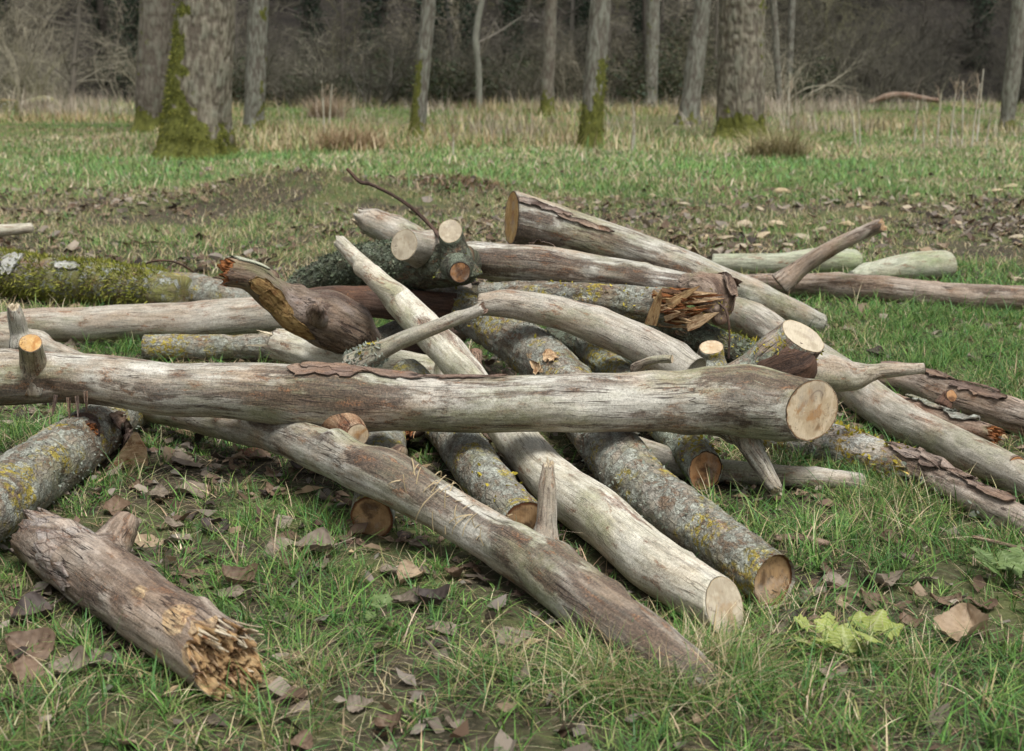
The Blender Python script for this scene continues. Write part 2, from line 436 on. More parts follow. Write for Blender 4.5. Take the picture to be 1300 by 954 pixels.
def mat_leaf(name, c1, c2, vein, spots=0.3, trans=0.12):
    b = NB(name)
    tc = b.n('ShaderNodeTexCoord').outputs['Object']
    oi = b.n('ShaderNodeObjectInfo').outputs['Random']
    ad = b.n('ShaderNodeVectorMath', operation='ADD')
    b.l(tc, ad.inputs[0])
    cm = b.n('ShaderNodeCombineXYZ')
    b.l(b.math('MULTIPLY', oi, 37.0), cm.inputs[0])
    b.l(cm.outputs[0], ad.inputs[1])
    v = ad.outputs[0]
    col = b.mix(b.ramp(b.noise(v, 30, 4, 0.6), 0.35, 0.65), c1, c2)
    col = b.mix(b.ramp(oi, 0, 1, 0, 0.45), col, tuple(x * 0.55 for x in c1))
    vf = b.attr('vein', 'Fac')
    col = b.mix(b.math('MULTIPLY', vf, 0.7), col, vein)
    col = b.mix(b.ramp(b.noise(v, 90, 4, 0.7), 0.55, 0.7, 0, spots), col, tuple(x * 0.35 for x in c1))
    b.fin(col, b.bump(b.math('ADD', b.noise(v, 70, 3, 0.6), vf), 0.5, 0.003), 0.6)
    tr = b.n('ShaderNodeBsdfTranslucent')
    b.l(col, tr.inputs[0])
    mx = b.n('ShaderNodeMixShader')
    mx.inputs[0].default_value = trans
    b.l(b.b.outputs[0], mx.inputs[1]); b.l(tr.outputs[0], mx.inputs[2]); b.l(mx.outputs[0], b.out.inputs[0])
    return b.m

M['leaf_grey'] = mat_leaf('grey_brown_leaf', (0.15, 0.118, 0.085), (0.235, 0.19, 0.143), (0.28, 0.225, 0.17))
M['leaf_brown'] = mat_leaf('brown_leaf', (0.105, 0.066, 0.04), (0.175, 0.117, 0.075), (0.22, 0.155, 0.105))
M['leaf_dark'] = mat_leaf('dark_leaf', (0.04, 0.03, 0.025), (0.075, 0.055, 0.045), (0.1, 0.075, 0.06))
M['leaf_tan'] = mat_leaf('tan_leaf', (0.26, 0.185, 0.115), (0.34, 0.25, 0.16), (0.38, 0.29, 0.19))
M['leaf_red'] = mat_leaf('red_brown_leaf', (0.14, 0.055, 0.03), (0.19, 0.085, 0.045), (0.22, 0.11, 0.06))
M['leaf_lime'] = mat_leaf('lime_leaf', (0.27, 0.33, 0.06), (0.37, 0.41, 0.10), (0.50, 0.53, 0.27), 0.1, 0.3)
M['leaf_green'] = mat_leaf('green_leaf', (0.10, 0.165, 0.045), (0.16, 0.225, 0.07), (0.27, 0.34, 0.16), 0.1, 0.3)

def mat_stone():
    b = NB('limestone')
    tc = b.n('ShaderNodeTexCoord').outputs['Object']
    oi = b.n('ShaderNodeObjectInfo').outputs['Random']
    col = b.mix(b.ramp(b.noise(tc, 18, 5, 0.65), 0.35, 0.65), (0.42, 0.30, 0.16), (0.50, 0.40, 0.26))
    col = b.mix(b.ramp(oi, 0, 1, 0, 0.6), col, (0.36, 0.33, 0.27))
    col = b.mix(b.ramp(b.noise(tc, 60, 4, 0.7), 0.55, 0.72, 0, 0.6), col, (0.12, 0.10, 0.07))
    return b.fin(col, b.bump(b.noise(tc, 45, 5, 0.7), 0.8, 0.01), 0.9)
M['stone'] = mat_stone()

def mat_ground():
    b = NB('meadow_soil')
    tc = b.n('ShaderNodeTexCoord').outputs['Object']
    sx = b.n('ShaderNodeSeparateXYZ'); b.l(tc, sx.inputs[0])
    y = sx.outputs[1]
    soil = b.mix(b.ramp(b.noise(tc, 9, 6, 0.7), 0.35, 0.65), (0.020, 0.015, 0.010), (0.06, 0.044, 0.030))
    soil = b.mix(b.ramp(b.noise(tc, 45, 4, 0.7), 0.5, 0.66, 0, 0.7), soil, (0.17, 0.13, 0.095))
    turf = b.mix(b.ramp(b.noise(tc, 6, 5, 0.7), 0.35, 0.65), (0.06, 0.085, 0.022), (0.12, 0.13, 0.045))
    straw = b.mix(b.ramp(b.noise(tc, 3, 5, 0.7), 0.35, 0.65), (0.16, 0.125, 0.07), (0.11, 0.10, 0.045))
    tf = b.ramp(b.noise(tc, 0.9, 5, 0.65), 0.46, 0.6, 0.1, 0.75)
    near = b.mix(tf, soil, turf)
    mid = b.mix(b.ramp(b.noise(tc, 0.5, 4, 0.6), 0.4, 0.62), turf, straw)
    col = b.mix(b.ramp(y, 15.5, 19), near, mid)
    litter = b.mix(b.ramp(b.noise(tc, 1.4, 6, 0.75), 0.35, 0.65), (0.011, 0.0095, 0.0075), (0.027, 0.022, 0.016))
    edge = b.math('ADD', y, b.math('MULTIPLY', b.noise(tc, 0.25, 4, 0.6), 6.0))
    col = b.mix(b.ramp(edge, 57, 61), col, litter)
    h = b.math('ADD', b.noise(tc, 30, 5, 0.7), b.noise(tc, 8, 3, 0.6))
    return b.fin(col, b.bump(h, 0.8, 0.02), 0.95)
M['ground'] = mat_ground()

# ------------------------------------------------------------------ ground sheet
def build_ground():
    u = np.linspace(-1, 1, 241)
    xs = np.sinh(u * 5.2) / np.sinh(5.2) * 420
    v = np.linspace(-0.62, 1, 321)
    ys = 6 + np.sinh(v * 5.4) / np.sinh(5.4) * 640
    X, Y = np.meshgrid(xs, ys)
    Z = gz(X, Y)
    V = np.stack([X, Y, Z], -1)
    me = np_mesh('ground', V, grid_quads(len(ys), len(xs), 0, False))
    o = obj('ground', me, M['ground'])
    tag(o, kind='structure')
build_ground()

# ------------------------------------------------------------------ tubes (logs, stubs, trunks)
FOOT = []     # (x, y, z, r) samples along logs, to keep grass out of them

def spline(pts, rads, step):
    P = np.array([tuple(p) for p in pts], float)
    r = np.array(rads, float)
    n = len(P)
    if n == 2:
        P = np.stack([P[0], (P[0] + P[1]) / 2, P[1]]); r = np.array([r[0], (r[0] + r[1]) / 2, r[1]]); n = 3
    E = np.concatenate([[2 * P[0] - P[1]], P, [2 * P[-1] - P[-2]]])
    Er = np.concatenate([[2 * r[0] - r[1]], r, [2 * r[-1] - r[-2]]])
    out, outr = [], []
    K = 40
    for i in range(n - 1):
        p0, p1, p2, p3 = E[i:i + 4]
        q0, q1, q2, q3 = Er[i:i + 4]
        t = np.linspace(0, 1, K, endpoint=(i == n - 2))[:, None]
        out.append(0.5 * ((2 * p1) + (-p0 + p2) * t + (2 * p0 - 5 * p1 + 4 * p2 - p3) * t ** 2 + (-p0 + 3 * p1 - 3 * p2 + p3) * t ** 3))
        tt = t[:, 0]
        s = tt * tt * (3 - 2 * tt)
        outr.append(q1 * (1 - s) + q2 * s)
    C = np.concatenate(out); rr = np.concatenate(outr)
    d = np.concatenate([[0], np.cumsum(np.linalg.norm(np.diff(C, axis=0), axis=1))])
    m = max(4, int(d[-1] / step) + 1)
    s = np.linspace(0, d[-1], m)
    C2 = np.stack([np.interp(s, d, C[:, k]) for k in range(3)], -1)
    return C2, np.interp(s, d, rr), s

def frames(C):
    T = np.gradient(C, axis=0)
    T /= np.linalg.norm(T, axis=1)[:, None]
    if np.max(np.abs(T[:, 2])) < 0.8:
        up = np.array([0, 0, 1.0])
        N = up[None] - (T @ up)[:, None] * T
        N /= np.linalg.norm(N, axis=1)[:, None]
    else:
        N = np.zeros_like(T)
        a = np.array([0, -1.0, 0]) if abs(T[0][1]) < 0.8 else np.array([1.0, 0, 0])
        n0 = a - (a @ T[0]) * T[0]
        N[0] = n0 / np.linalg.norm(n0)
        for i in range(1, len(T)):
            n1 = N[i - 1] - (N[i - 1] @ T[i]) * T[i]
            N[i] = n1 / np.linalg.norm(n1)
    return T, N, np.cross(T, N)

def tube(pts, rads, seg=56, step=0.014, seed=0, lump=0.07, ridge=0.003, rscale=35, rstr=0.2, end0='flat', end1='cut',
         tilt0=(0, 0), tilt1=(0, 0), bumps=(), jag=0.05, plates=0.0, capd=0.006, wob=0.0):
    """a swept log body. theta 0 is the top, +90 degrees the side T x up. returns a dict with the ring grid."""
    C, r, s = spline(pts, rads, step)
    if wob > 0:
        wv = np.stack([fbm(np.stack([s * (0.22 / max(.03, float(np.median(r)))), np.full_like(s, seed * 1.9 + q * 9.1), np.zeros_like(s)], -1), seed + q, 2) for q in range(3)], -1)
        C = C + wv * r[:, None] * wob
    T, N, B = frames(C)
    nr = len(C)
    th = np.arange(seg) / seg * 2 * math.pi
    ct, st = np.cos(th)[None, :], np.sin(th)[None, :]
    off = np.array([(seed * 7.31) % 50, (seed * 3.77) % 50, (seed * 11.13) % 50])
    g = np.stack([r[:, None] * ct, r[:, None] * st, np.broadcast_to(s[:, None], (nr, seg))], -1) + off
    rr = np.broadcast_to(r[:, None], (nr, seg)).copy()
    k = 0.45 / max(0.03, float(np.median(r)))
    rr *= 1 + lump * 1.6 * fbm(g * np.array([k, k, k * 0.6]), seed, 3)
    if ridge > 0:
        rr += ridge * 1.5 * fbm(g * np.array([rscale, rscale, rscale * rstr]), seed + 11, 3, 0.6)
    if plates > 0:
        n1 = np.abs(fbm(g * np.array([22, 22, 12]), seed + 21, 3))
        rr -= plates * (1 - sstep(0.0, 0.16, n1))
    L = s[-1]
    for (fs, deg, amp, wid) in bumps:
        dth = (th - R(deg) + math.pi) % (2 * math.pi) - math.pi
        d2 = ((s[:, None] - fs * L) ** 2 + (dth[None, :] * r[:, None]) ** 2) / wid ** 2
        rr += amp * np.exp(-d2)
    V = C[:, None, :] + rr[..., None] * (ct[..., None] * N[:, None, :] + st[..., None] * B[:, None, :])
    # tilted end planes, jagged ends
    def shape_end(kind, tilt, sgn, V):
        sd_ = s if sgn < 0 else L - s
        rl = r[0] if sgn < 0 else r[-1]
        wgt = np.clip(1 - sd_ / max(0.02, 2.2 * rl), 0, 1)
        ax = np.zeros((nr, seg))
        if tilt != (0, 0):
            ax += (tilt[0] * rr * ct + tilt[1] * rr * st) * wgt[:, None]
        if kind == 'torn':
            q = np.stack([np.cos(th) * 1.6, np.sin(th) * 1.6, np.full(seg, seed * 1.7)], -1)
            j = fbm(q, seed + 31, 2) + 0.6 * vnoise(q * 4.5, seed + 33) + 0.35 * np.sign(vnoise(q * 3.1, seed + 35)) * np.abs(vnoise(q * 9, seed + 36))
            ax += jag * j[None, :] * (wgt ** 2)[:, None]
        tt = T[0] if sgn < 0 else T[-1]
        return V + (sgn * ax)[..., None] * tt
    V = shape_end(end0, tilt0, -1, V)
    V = shape_end(end1, tilt1, 1, V)
    verts = [V.reshape(-1, 3)]
    gs = [g.reshape(-1, 3)]
    quads = [grid_quads(nr, seg)]
    tris = []
    nv = nr * seg
    for kind, sgn, idx in ((end0, -1, 0), (end1, 1, nr - 1)):
        ring = V[idx]
        c = ring.mean(0)
        t = T[idx] * sgn
        prof = {'round': [(0.93, 0.22), (0.78, 0.42), (0.55, 0.58), (0.28, 0.68)], 'flat': [(0.5, 0.0)], 'cut': [(0.975, -0.001), (0.96, -capd), (0.5, -capd - 0.004)], 'torn': [(0.9, -0.1), (0.5, -0.25)]}[kind]
        rings = []
        for fr, ad in prof:
            rad = float(r[idx])
            a = ad * rad if kind in ('round', 'torn') else ad
            rg = c + (ring - c) * fr + t * a
            if kind == 'round':
                rg = rg + (0.05 * rad * fbm(rg * 30, seed + 41, 3))[:, None] * t
            rings.append(rg)
        prev = np.arange(seg) + idx * seg
        for rg in rings:
            cur = np.arange(seg) + nv
            verts.append(rg); gs.append(g[idx] * 1.0 + np.array([0, 0, 0.01]) * sgn)
            a, b2 = prev, cur
            q = np.stack([a, np.roll(a, -1), np.roll(b2, -1), b2], -1)
            quads.append(q if sgn > 0 else q[:, ::-1])
            prev = cur; nv += seg
        verts.append((rings[-1].mean(0))[None]); gs.append(g[idx].mean(0)[None])
        tr = np.stack([prev, np.roll(prev, -1), np.full(seg, nv)], -1)
        tris.append(tr if sgn > 0 else tr[:, ::-1])
        nv += 1
    Q = np.concatenate(quads)
    Q = Q[:, ::-1]
    TT = np.concatenate(tris)[:, ::-1]
    return dict(V=V, C=C, T=T, N=N, B=B, r=r, s=s, L=L, th=th, g=g, seg=seg, nr=nr, seed=seed,
                verts=np.concatenate(verts), gs=np.concatenate(gs), Q=Q, TT=TT)

def tube_mesh(name, d, extra=None):
    at = {'gco': ('FLOAT_VECTOR', d['gs'])}
    if extra: at.update(extra)
    return np_mesh(name, d['verts'], d['Q'], d['TT'], at)

def cut_face(d, which, mat, parent, name='cut_face', recess=-0.0015, frac=0.985, rough=0.0012):
    idx = 0 if which == 0 else d['nr'] - 1
    sgn = -1 if which == 0 else 1
    ring = d['V'][idx]
    c = ring.mean(0)
    t = d['T'][idx] * sgn
    seg = d['seg']
    K = 9
    V, fco, rad = [], [], []
    for k in range(K):
        f = frac * (1 - k / K)
        p = c + (ring - c) * (f * (1 - (.035 * f * np.maximum(0, fbm(np.stack([np.cos(d['th']) * 4, np.sin(d['th']) * 4, np.full(seg, d['seed'] * 2.7)], -1), 9, 3)))[:, None])) - t * recess
        p = p + (rough * fbm(p * 60, d['seed'] + 5, 2))[:, None] * t
        if recess > 0.003:
            p = p - t * (recess * 0.8 * (1 - f))
        V.append(p)
        l = np.linalg.norm(ring - c, axis=1) * f
        fco.append(np.stack([l * np.cos(d['th']), l * np.sin(d['th']), np.full(seg, 0.37 * d['seed'])], -1))
        rad.append(np.full(seg, f / frac))
    if recess > 0.003:      # an inner wall from the rim down to the sunken face
        V.insert(0, c + (ring - c) * 0.99 + t * 0.001); fco.insert(0, fco[0] * 1.02); rad.insert(0, np.ones(seg))
    n = len(V)
    V.append((c - t * recess - (t * recess * 0.8 if recess > 0.003 else 0))[None]); fco.append(np.array([[0, 0, 0.37 * d['seed']]])); rad.append(np.zeros(1))
    q = grid_quads(n, seg)
    last = (n - 1) * seg + np.arange(seg)
    tr = np.stack([last, (n - 1) * seg + (np.arange(seg) + 1) % seg, np.full(seg, n * seg)], -1)
    if sgn > 0:
        pass
    else:
        q = q[:, ::-1]; tr = tr[:, ::-1]
    me = np_mesh(name, np.concatenate(V), q, tr, {'fco': ('FLOAT_VECTOR', np.concatenate(fco)), 'rad': ('FLOAT', np.concatenate(rad))})
    return obj(name, me, mat, parent)

def torn_face(d, which, mat, parent, depth=0.04, name='torn_end', splinters=8, slen=0.08, smats=None, up_only=False, fringe=1.0):
    idx = 0 if which == 0 else d['nr'] - 1
    sgn = -1 if which == 0 else 1
    ring = d['V'][idx]
    c = ring.mean(0)
    t = d['T'][idx] * sgn
    seg, sd_ = d['seg'], d['seed']
    r0 = float(d['r'][idx])
    K = 26
    V, G = [], []
    for k in range(K):
        f = 0.985 * (1 - k / K)
        p = c + (ring - c) * f
        pl = np.stack([np.cos(d['th']) * f, np.sin(d['th']) * f, np.full(seg, sd_ * 1.0)], -1)
        a = depth * (1.35 * fbm(pl * 2.2, sd_ + 51, 3, 0.6) + 0.45 * vnoise(pl * 7, sd_ + 53) + 0.34 * vnoise(pl * np.array([17, 8, 1]), sd_ + 55) + 0.22 * vnoise(pl * np.array([38, 16, 1]), sd_ + 56))
        wk = min(1, k / 2.0)
        p = p + (a * wk)[:, None] * t
        V.append(p)
        G.append(pl * r0 + np.stack([np.zeros(seg), np.zeros(seg), a], -1))
    V.append(V[-1].mean(0)[None]); G.append(G[-1].mean(0)[None])
    q = grid_quads(K, seg)
    last = (K - 1) * seg + np.arange(seg)
    tr = np.stack([last, (K - 1) * seg + (np.arange(seg) + 1) % seg, np.full(seg, K * seg)], -1)
    if sgn < 0:
        q = q[:, ::-1]; tr = tr[:, ::-1]
    o = obj(name, np_mesh(name, np.concatenate(V), q, tr, {'gco': ('FLOAT_VECTOR', np.concatenate(G))}, smooth=True), mat, parent)
    rs = random.Random(sd_ * 13 + 5)
    for i in range(splinters):
        th = rs.uniform(0, 2 * math.pi) if not up_only else rs.uniform(-1.9, 1.9)
        f = rs.uniform(0.35, 0.95)
        j = int((th % (2 * math.pi)) / (2 * math.pi) * seg) % seg
        base = c + (ring[j] - c) * f - t * 0.025
        outw = (ring[j] - c); outw = outw / np.linalg.norm(outw)
        side = np.cross(t, outw)
        ln = slen * rs.uniform(0.5, 1.25)
        splinter(base, t + outw * rs.uniform(-0.12, 0.3) + side * rs.uniform(-0.25, 0.25), outw, ln, rs.uniform(0.12, 0.32) * r0, rs.uniform(0.04, 0.10) * r0, rs.choice(smats or [mat]), parent, rs)
    return o

def splinter(base, dirv, outw, ln, wd, tk, mat, parent, rs):
    dirv = np.asarray(dirv, float); dirv = dirv / np.linalg.norm(dirv)
    outw = outw - (outw @ dirv) * dirv; outw = outw / np.linalg.norm(outw)
    side = np.cross(dirv, outw)
    V, G = [], []
    secs = [0, 0.35, 0.7, 1.0]
    bend = rs.uniform(-0.1, 0.2)
    sh = rs.uniform(-0.4, 0.4)
    for f in secs:
        wv = wd * (1 - f ** 1.6) * rs.uniform(0.8, 1.15) + 0.0015
        tv = tk * (1 - 0.7 * f) + 0.001
        cc = base + dirv * ln * f + outw * bend * ln * f * f + side * sh * wd * f
        for (a, b2) in ((-1, -1), (1, -1), (1, 1), (-1, 1)):
            V.append(cc + side * a * wv / 2 + outw * b2 * tv / 2)
            G.append((a * wv, b2 * tv, f * ln))
    q = []
    for i in range(len(secs) - 1):
        for j in range(4):
            q.append((i * 4 + j, i * 4 + (j + 1) % 4, i * 4 + 4 + (j + 1) % 4, i * 4 + 4 + j))
    q.append((0, 3, 2, 1)); q.append((12, 13, 14, 15))
    G = np.array(G) + rs.uniform(0, 30)
    return obj('splinter', np_mesh('splinter', np.array(V), np.array(q), None, {'gco': ('FLOAT_VECTOR', G)}, smooth=False), mat, parent)

def torn_fibres(d, which, parent, n, ln, mats, up=False):
    """thin broken fibres standing out of a torn end"""
    idx = 0 if which == 0 else d['nr'] - 1
    sgn = -1 if which == 0 else 1
    ring = d['V'][idx]; c = ring.mean(0); t = d['T'][idx] * sgn; r0 = float(d['r'][idx])
    rs = random.Random(d['seed'] * 7 + n)
    for i in range(n):
        th = rs.uniform(-1.3, 1.3) if up else rs.uniform(0, 6.283)
        f = rs.uniform(.6, .97) if up else math.sqrt(rs.uniform(0, .92))
        j = int((th % 6.2831853) / 6.2831853 * d['seg']) % d['seg']
        outw = ring[j] - c
        base = c + outw * f - t * (.03 if not up else .07)
        outw = outw / np.linalg.norm(outw)
        side = np.cross(t, outw)
        k = .5 + 1.1 * (.5 + .5 * float(vnoise(np.array([math.cos(th) * f * 2.3, math.sin(th) * f * 2.3, d['seed']]), 3)))
        splinter(base, t + outw * rs.uniform(-.12, .12) + side * rs.uniform(-.12, .12), outw, ln * k * rs.uniform(.6, 1.1) + (.04 if up else 0), rs.uniform(.05, .17) * r0, rs.uniform(.025, .07) * r0, rs.choice(mats), parent, rs)

def surf(d, fs, deg):
    """point and outward normal on a tube at length fraction fs and angle deg"""
    i = min(d['nr'] - 1, max(0, int(round(fs * (d['nr'] - 1)))))
    j = int(round((deg % 360) / 360 * d['seg'])) % d['seg']
    p = d['V'][i, j]; n = p - d['C'][i]
    return p, n / np.linalg.norm(n), i, j

def bark_flake(d, fs, deg, ln, wd, mat, parent, lift=0.012, thick=0.004, seed=0, name='bark_flake', rag=1.0):
    """a curled plate of loose bark with a ragged outline, lying on the log surface"""
    rs = np.random.RandomState(seed + 100)
    nu, nv = max(6, int(ln / 0.014)), max(5, int(wd / 0.010))
    L = d['L']
    i0 = fs * (d['nr'] - 1)
    per = d['nr'] / L
    V = np.zeros((nu, nv, 3)); G = np.zeros((nu, nv, 3)); Nn = np.zeros((nu, nv, 3))
    for a in range(nu):
        u = a / (nu - 1) - 0.5
        for b2 in range(nv):
            v = b2 / (nv - 1) - 0.5
            env = math.sqrt(max(0.0, 1 - (2 * u) ** 4))
            jx = (rs.rand() - 0.5) * 0.02
            sidek = 1 if v > 0 else 2
            wn = 0.66 + rag * 0.5 * float(vnoise(np.array([u * ln * 26, sidek * 7.7, seed * 1.3]), 3)) + rag * 0.25 * float(vnoise(np.array([u * ln * 80, sidek * 3.1, seed * 2.3]), 4))
            jv = v * (0.2 + 0.8 * env) * max(.12, wn) * 1.35
            fi = min(d['nr'] - 1.001, max(0, i0 + (u * ln + jx) * per))
            ii = int(fi)
            rloc = d['r'][ii]
            ang = (R(deg) + jv * wd / rloc) % (2 * math.pi)
            fj = ang / (2 * math.pi) * d['seg']
            j = int(fj) % d['seg']; fr = fj - int(fj)
            p = d['V'][ii, j] * (1 - fr) + d['V'][ii, (j + 1) % d['seg']] * fr
            n = p - d['C'][ii]; n /= np.linalg.norm(n)
            lf = 0.003 + lift * (abs(2 * v) ** 2 * 0.7 + abs(2 * u) ** 3 * 0.6) * (0.75 + 0.55 * float(vnoise(np.array([u * ln * 30, v * wd * 40, seed * 3.1]), 6)))
            V[a, b2] = p + n * lf; Nn[a, b2] = n
            G[a, b2] = d['g'][ii, j] + 3.3
    top = (V + Nn * thick).reshape(-1, 3); bot = V.reshape(-1, 3)
    q = grid_quads(nu, nv, 0, False)
    qb = q[:, ::-1] + nu * nv
    idx = np.arange(nu * nv).reshape(nu, nv)
    bd = np.concatenate([idx[0, :], idx[1:, -1], idx[-1, -2::-1], idx[-2:0:-1, 0]])
    side = np.stack([bd, np.roll(bd, -1), np.roll(bd, -1) + nu * nv, bd + nu * nv], -1)
    me = np_mesh(name, np.concatenate([top, bot]), np.concatenate([q, qb, side]), None, {'gco': ('FLOAT_VECTOR', np.concatenate([G.reshape(-1, 3)] * 2))}, smooth=True)
    return obj(name, me, mat, parent)

def fuzz(d, count, size, mat, parent, name, cols, maskf, seed=0, leafy=False, flat=0.5):
    """moss cushions or leafy lichen: many little tilted blades rooted on the log surface, one part of kind stuff"""
    rs = np.random.RandomState(seed)
    i = rs.randint(0, d['nr'], count * 3); j = rs.randint(0, d['seg'], count * 3)
    fs = i / (d['nr'] - 1); deg = (d['th'][j] * 180 / math.pi + 180) % 360 - 180
    p = d['V'][i, j]
    keep = maskf(fs, deg, p)
    i, j, p = i[keep][:count], j[keep][:count], p[keep][:count]
    n = len(i)
    if n == 0: return None
    nrm = p - d['C'][i]; nrm /= np.linalg.norm(nrm, axis=1)[:, None]
    p = p + rs.normal(0, size * 0.4, (n, 3)) * 0.6
    p = p - nrm * (size * 0.1)
    rv = rs.normal(0, 1, (n, 3))
    dirn = nrm * (1 - flat) + rv * 0.55 * flat * 1.6
    dirn /= np.linalg.norm(dirn, axis=1)[:, None]
    sd_ = np.cross(dirn, rs.normal(0, 1, (n, 3))); sd_ /= np.linalg.norm(sd_, axis=1)[:, None]
    h = size * rs.uniform(0.5, 1.3, n)[:, None]
    wv = h * (0.55 if leafy else 0.22)
    k = nrm * h * 0.25
    V = np.stack([p - sd_ * wv * 0.5, p + sd_ * wv * 0.5, p + dirn * h * 0.6 + sd_ * wv * 0.62 + k * 0.5, p + dirn * h + sd_ * wv * 0.1 + k, p + dirn * h * 0.6 - sd_ * wv * 0.62 + k * 0.2], 1)
    b = np.arange(n)[:, None] * 5
    q = np.concatenate([b + 0, b + 1, b + 2, b + 4], 1)
    t = np.concatenate([b + 4, b + 2, b + 3], 1)
    cols = np.array(cols)
    c = cols[rs.randint(0, len(cols), n)] * rs.uniform(0.7, 1.25, n)[:, None]
    c = np.concatenate([c, np.ones((n, 1))], 1)
    C4 = np.repeat(c[:, None, :], 5, 1)
    me = np_mesh(name, V.reshape(-1, 3), q, t, {'col': ('FLOAT_COLOR', C4.reshape(-1, 4))}, smooth=False)
    o = obj(name, me, mat, parent)
    o['kind'] = 'stuff'
    return o

MOSSC = [(0.15, 0.165, 0.026), (0.20, 0.21, 0.035), (0.10, 0.11, 0.02), (0.25, 0.24, 0.05)]
LICHC = [(0.25, 0.275, 0.22), (0.31, 0.33, 0.27), (0.19, 0.215, 0.165)]
YELC = [(0.36, 0.29, 0.035), (0.26, 0.23, 0.03), (0.45, 0.36, 0.05)]

class Log:
    """pts: (px, py, radius_px, z) with mode 'z', or (px, py, radius_px, D) with mode 'D'"""
    def __init__(self, name, label, cat, pts, mat, mode='z', group='felled logs heaped in the meadow', seed=1, cutmat0=None, cutmat1=None, recess1=-0.0015, recess0=-0.0015, dkp=(), brp=(), **kw):
        f = PZ if mode == 'z' else PD
        P, rad = [], []
        for (px, py, rp, a) in pts:
            p, m = f(px, py, a)
            P.append(p); rad.append(rp * m)
        if mode == 'z':
            pass
        self.P, self.rad = P, rad
        kw.setdefault('wob', 0.22)
        rk = random.Random(seed * 3 + 1)
        kb = [(rk.uniform(.05, .95), rk.uniform(-110, 110), rk.choice([1, 1, -1]) * rk.uniform(.06, .15) * float(np.median(rad)), rk.uniform(.25, .6) * float(np.median(rad))) for _ in range(9)]
        kw['bumps'] = list(kw.get('bumps', ())) + kb
        self.d = tube(P, rad, seed=seed, **kw)
        self.o = obj(name, tube_mesh(name, self.d), mat)
        tag(self.o, label, cat, group)
        if cutmat1: cut_face(self.d, 1, cutmat1, self.o, recess=recess1)
        if cutmat0: cut_face(self.d, 0, cutmat0, self.o, recess=recess0)
        for c, r in zip(self.d['C'][::6], self.d['r'][::6]):
            FOOT.append((c[0], c[1], c[2], r))
        if dkp or brp:
            at = {}
            for nm, lst in (('dk', dkp), ('br', brp)):
                a = np.zeros(len(self.d['verts']))
                m = np.zeros((self.d['nr'], self.d['seg']))
                for (fs, deg, st_, ln, wd) in lst:
                    dth = (self.d['th'] - R(deg) + math.pi) % (2 * math.pi) - math.pi
                    m = np.maximum(m, st_ * np.exp(-((self.d['s'][:, None] - fs * self.d['L']) / ln) ** 2 - (dth[None] * self.d['r'][:, None] / wd) ** 2))
                a[:m.size] = m.ravel()
                at[nm] = a
            for nm, a in at.items():
                x = self.o.data.attributes.new(nm, 'FLOAT', 'POINT')
                x.data.foreach_set('value', a.astype(np.float32))
    def at(self, px, py):
        """length fraction and angle of the surface point nearest to a photo pixel, on the side that faces the camera"""
        V = self.d['V']; q = V - np.array([0, 0, CAMZ])
        z = q @ np.array(CF); u = 650 + F * q[..., 0] / z; v = 432 - F * (q @ np.array(CU)) / z
        n = V - self.d['C'][:, None]
        back = (n * q).sum(-1) > 0
        d2 = (u - px) ** 2 + (v - py) ** 2 + back * 1e6
        i, j = np.unravel_index(np.argmin(d2), d2.shape)
        return i / (self.d['nr'] - 1), math.degrees(self.d['th'][j])
    def paint(self, nm, rows):
        a = np.zeros(len(self.d['verts']))
        m = np.zeros((self.d['nr'], self.d['seg']))
        for (px, py, st_, ln, wd) in rows:
            fs, deg = self.at(px, py)
            dth = (self.d['th'] - R(deg) + math.pi) % (2 * math.pi) - math.pi
            m = np.maximum(m, st_ * np.exp(-((self.d['s'][:, None] - fs * self.d['L']) / ln) ** 2 - (dth[None] * self.d['r'][:, None] / wd) ** 2))
        a[:m.size] = m.ravel()
        x = self.o.data.attributes.get(nm) or self.o.data.attributes.new(nm, 'FLOAT', 'POINT')
        x.data.foreach_set('value', a.astype(np.float32))
    def stub(self, pts, mat, seed=50, cut=None, name='branch_stub', torn=None, **kw):
        """pts: (px, py, radius_px, D)"""
        P, rad = [], []
        for (px, py, rp, D) in pts:
            p, m = PD(px, py, D)
            P.append(p); rad.append(rp * m)
        if len(rad) > 2: rad[0] *= 1.22
        kw.setdefault('seg', 36); kw.setdefault('step', 0.008); kw.setdefault('lump', 0.08); kw.setdefault('ridge', 0.002)
        d = tube(P, rad, seed=seed, end1='torn' if torn else ('cut' if cut else kw.pop('end1', 'round')), **kw)
        o = obj(name, tube_mesh(name, d), mat, self.o)
        if cut: cut_face(d, 1, cut, o)
        if torn: torn_face(d, 1, torn, o, depth=0.012, splinters=3, slen=0.03)
        return d, o

LOGG = 'felled logs heaped in the meadow'
def yD(L, fs):  # world y of a log at a length fraction
    return float(L.d['C'][int(fs * (L.d['nr'] - 1))][1])

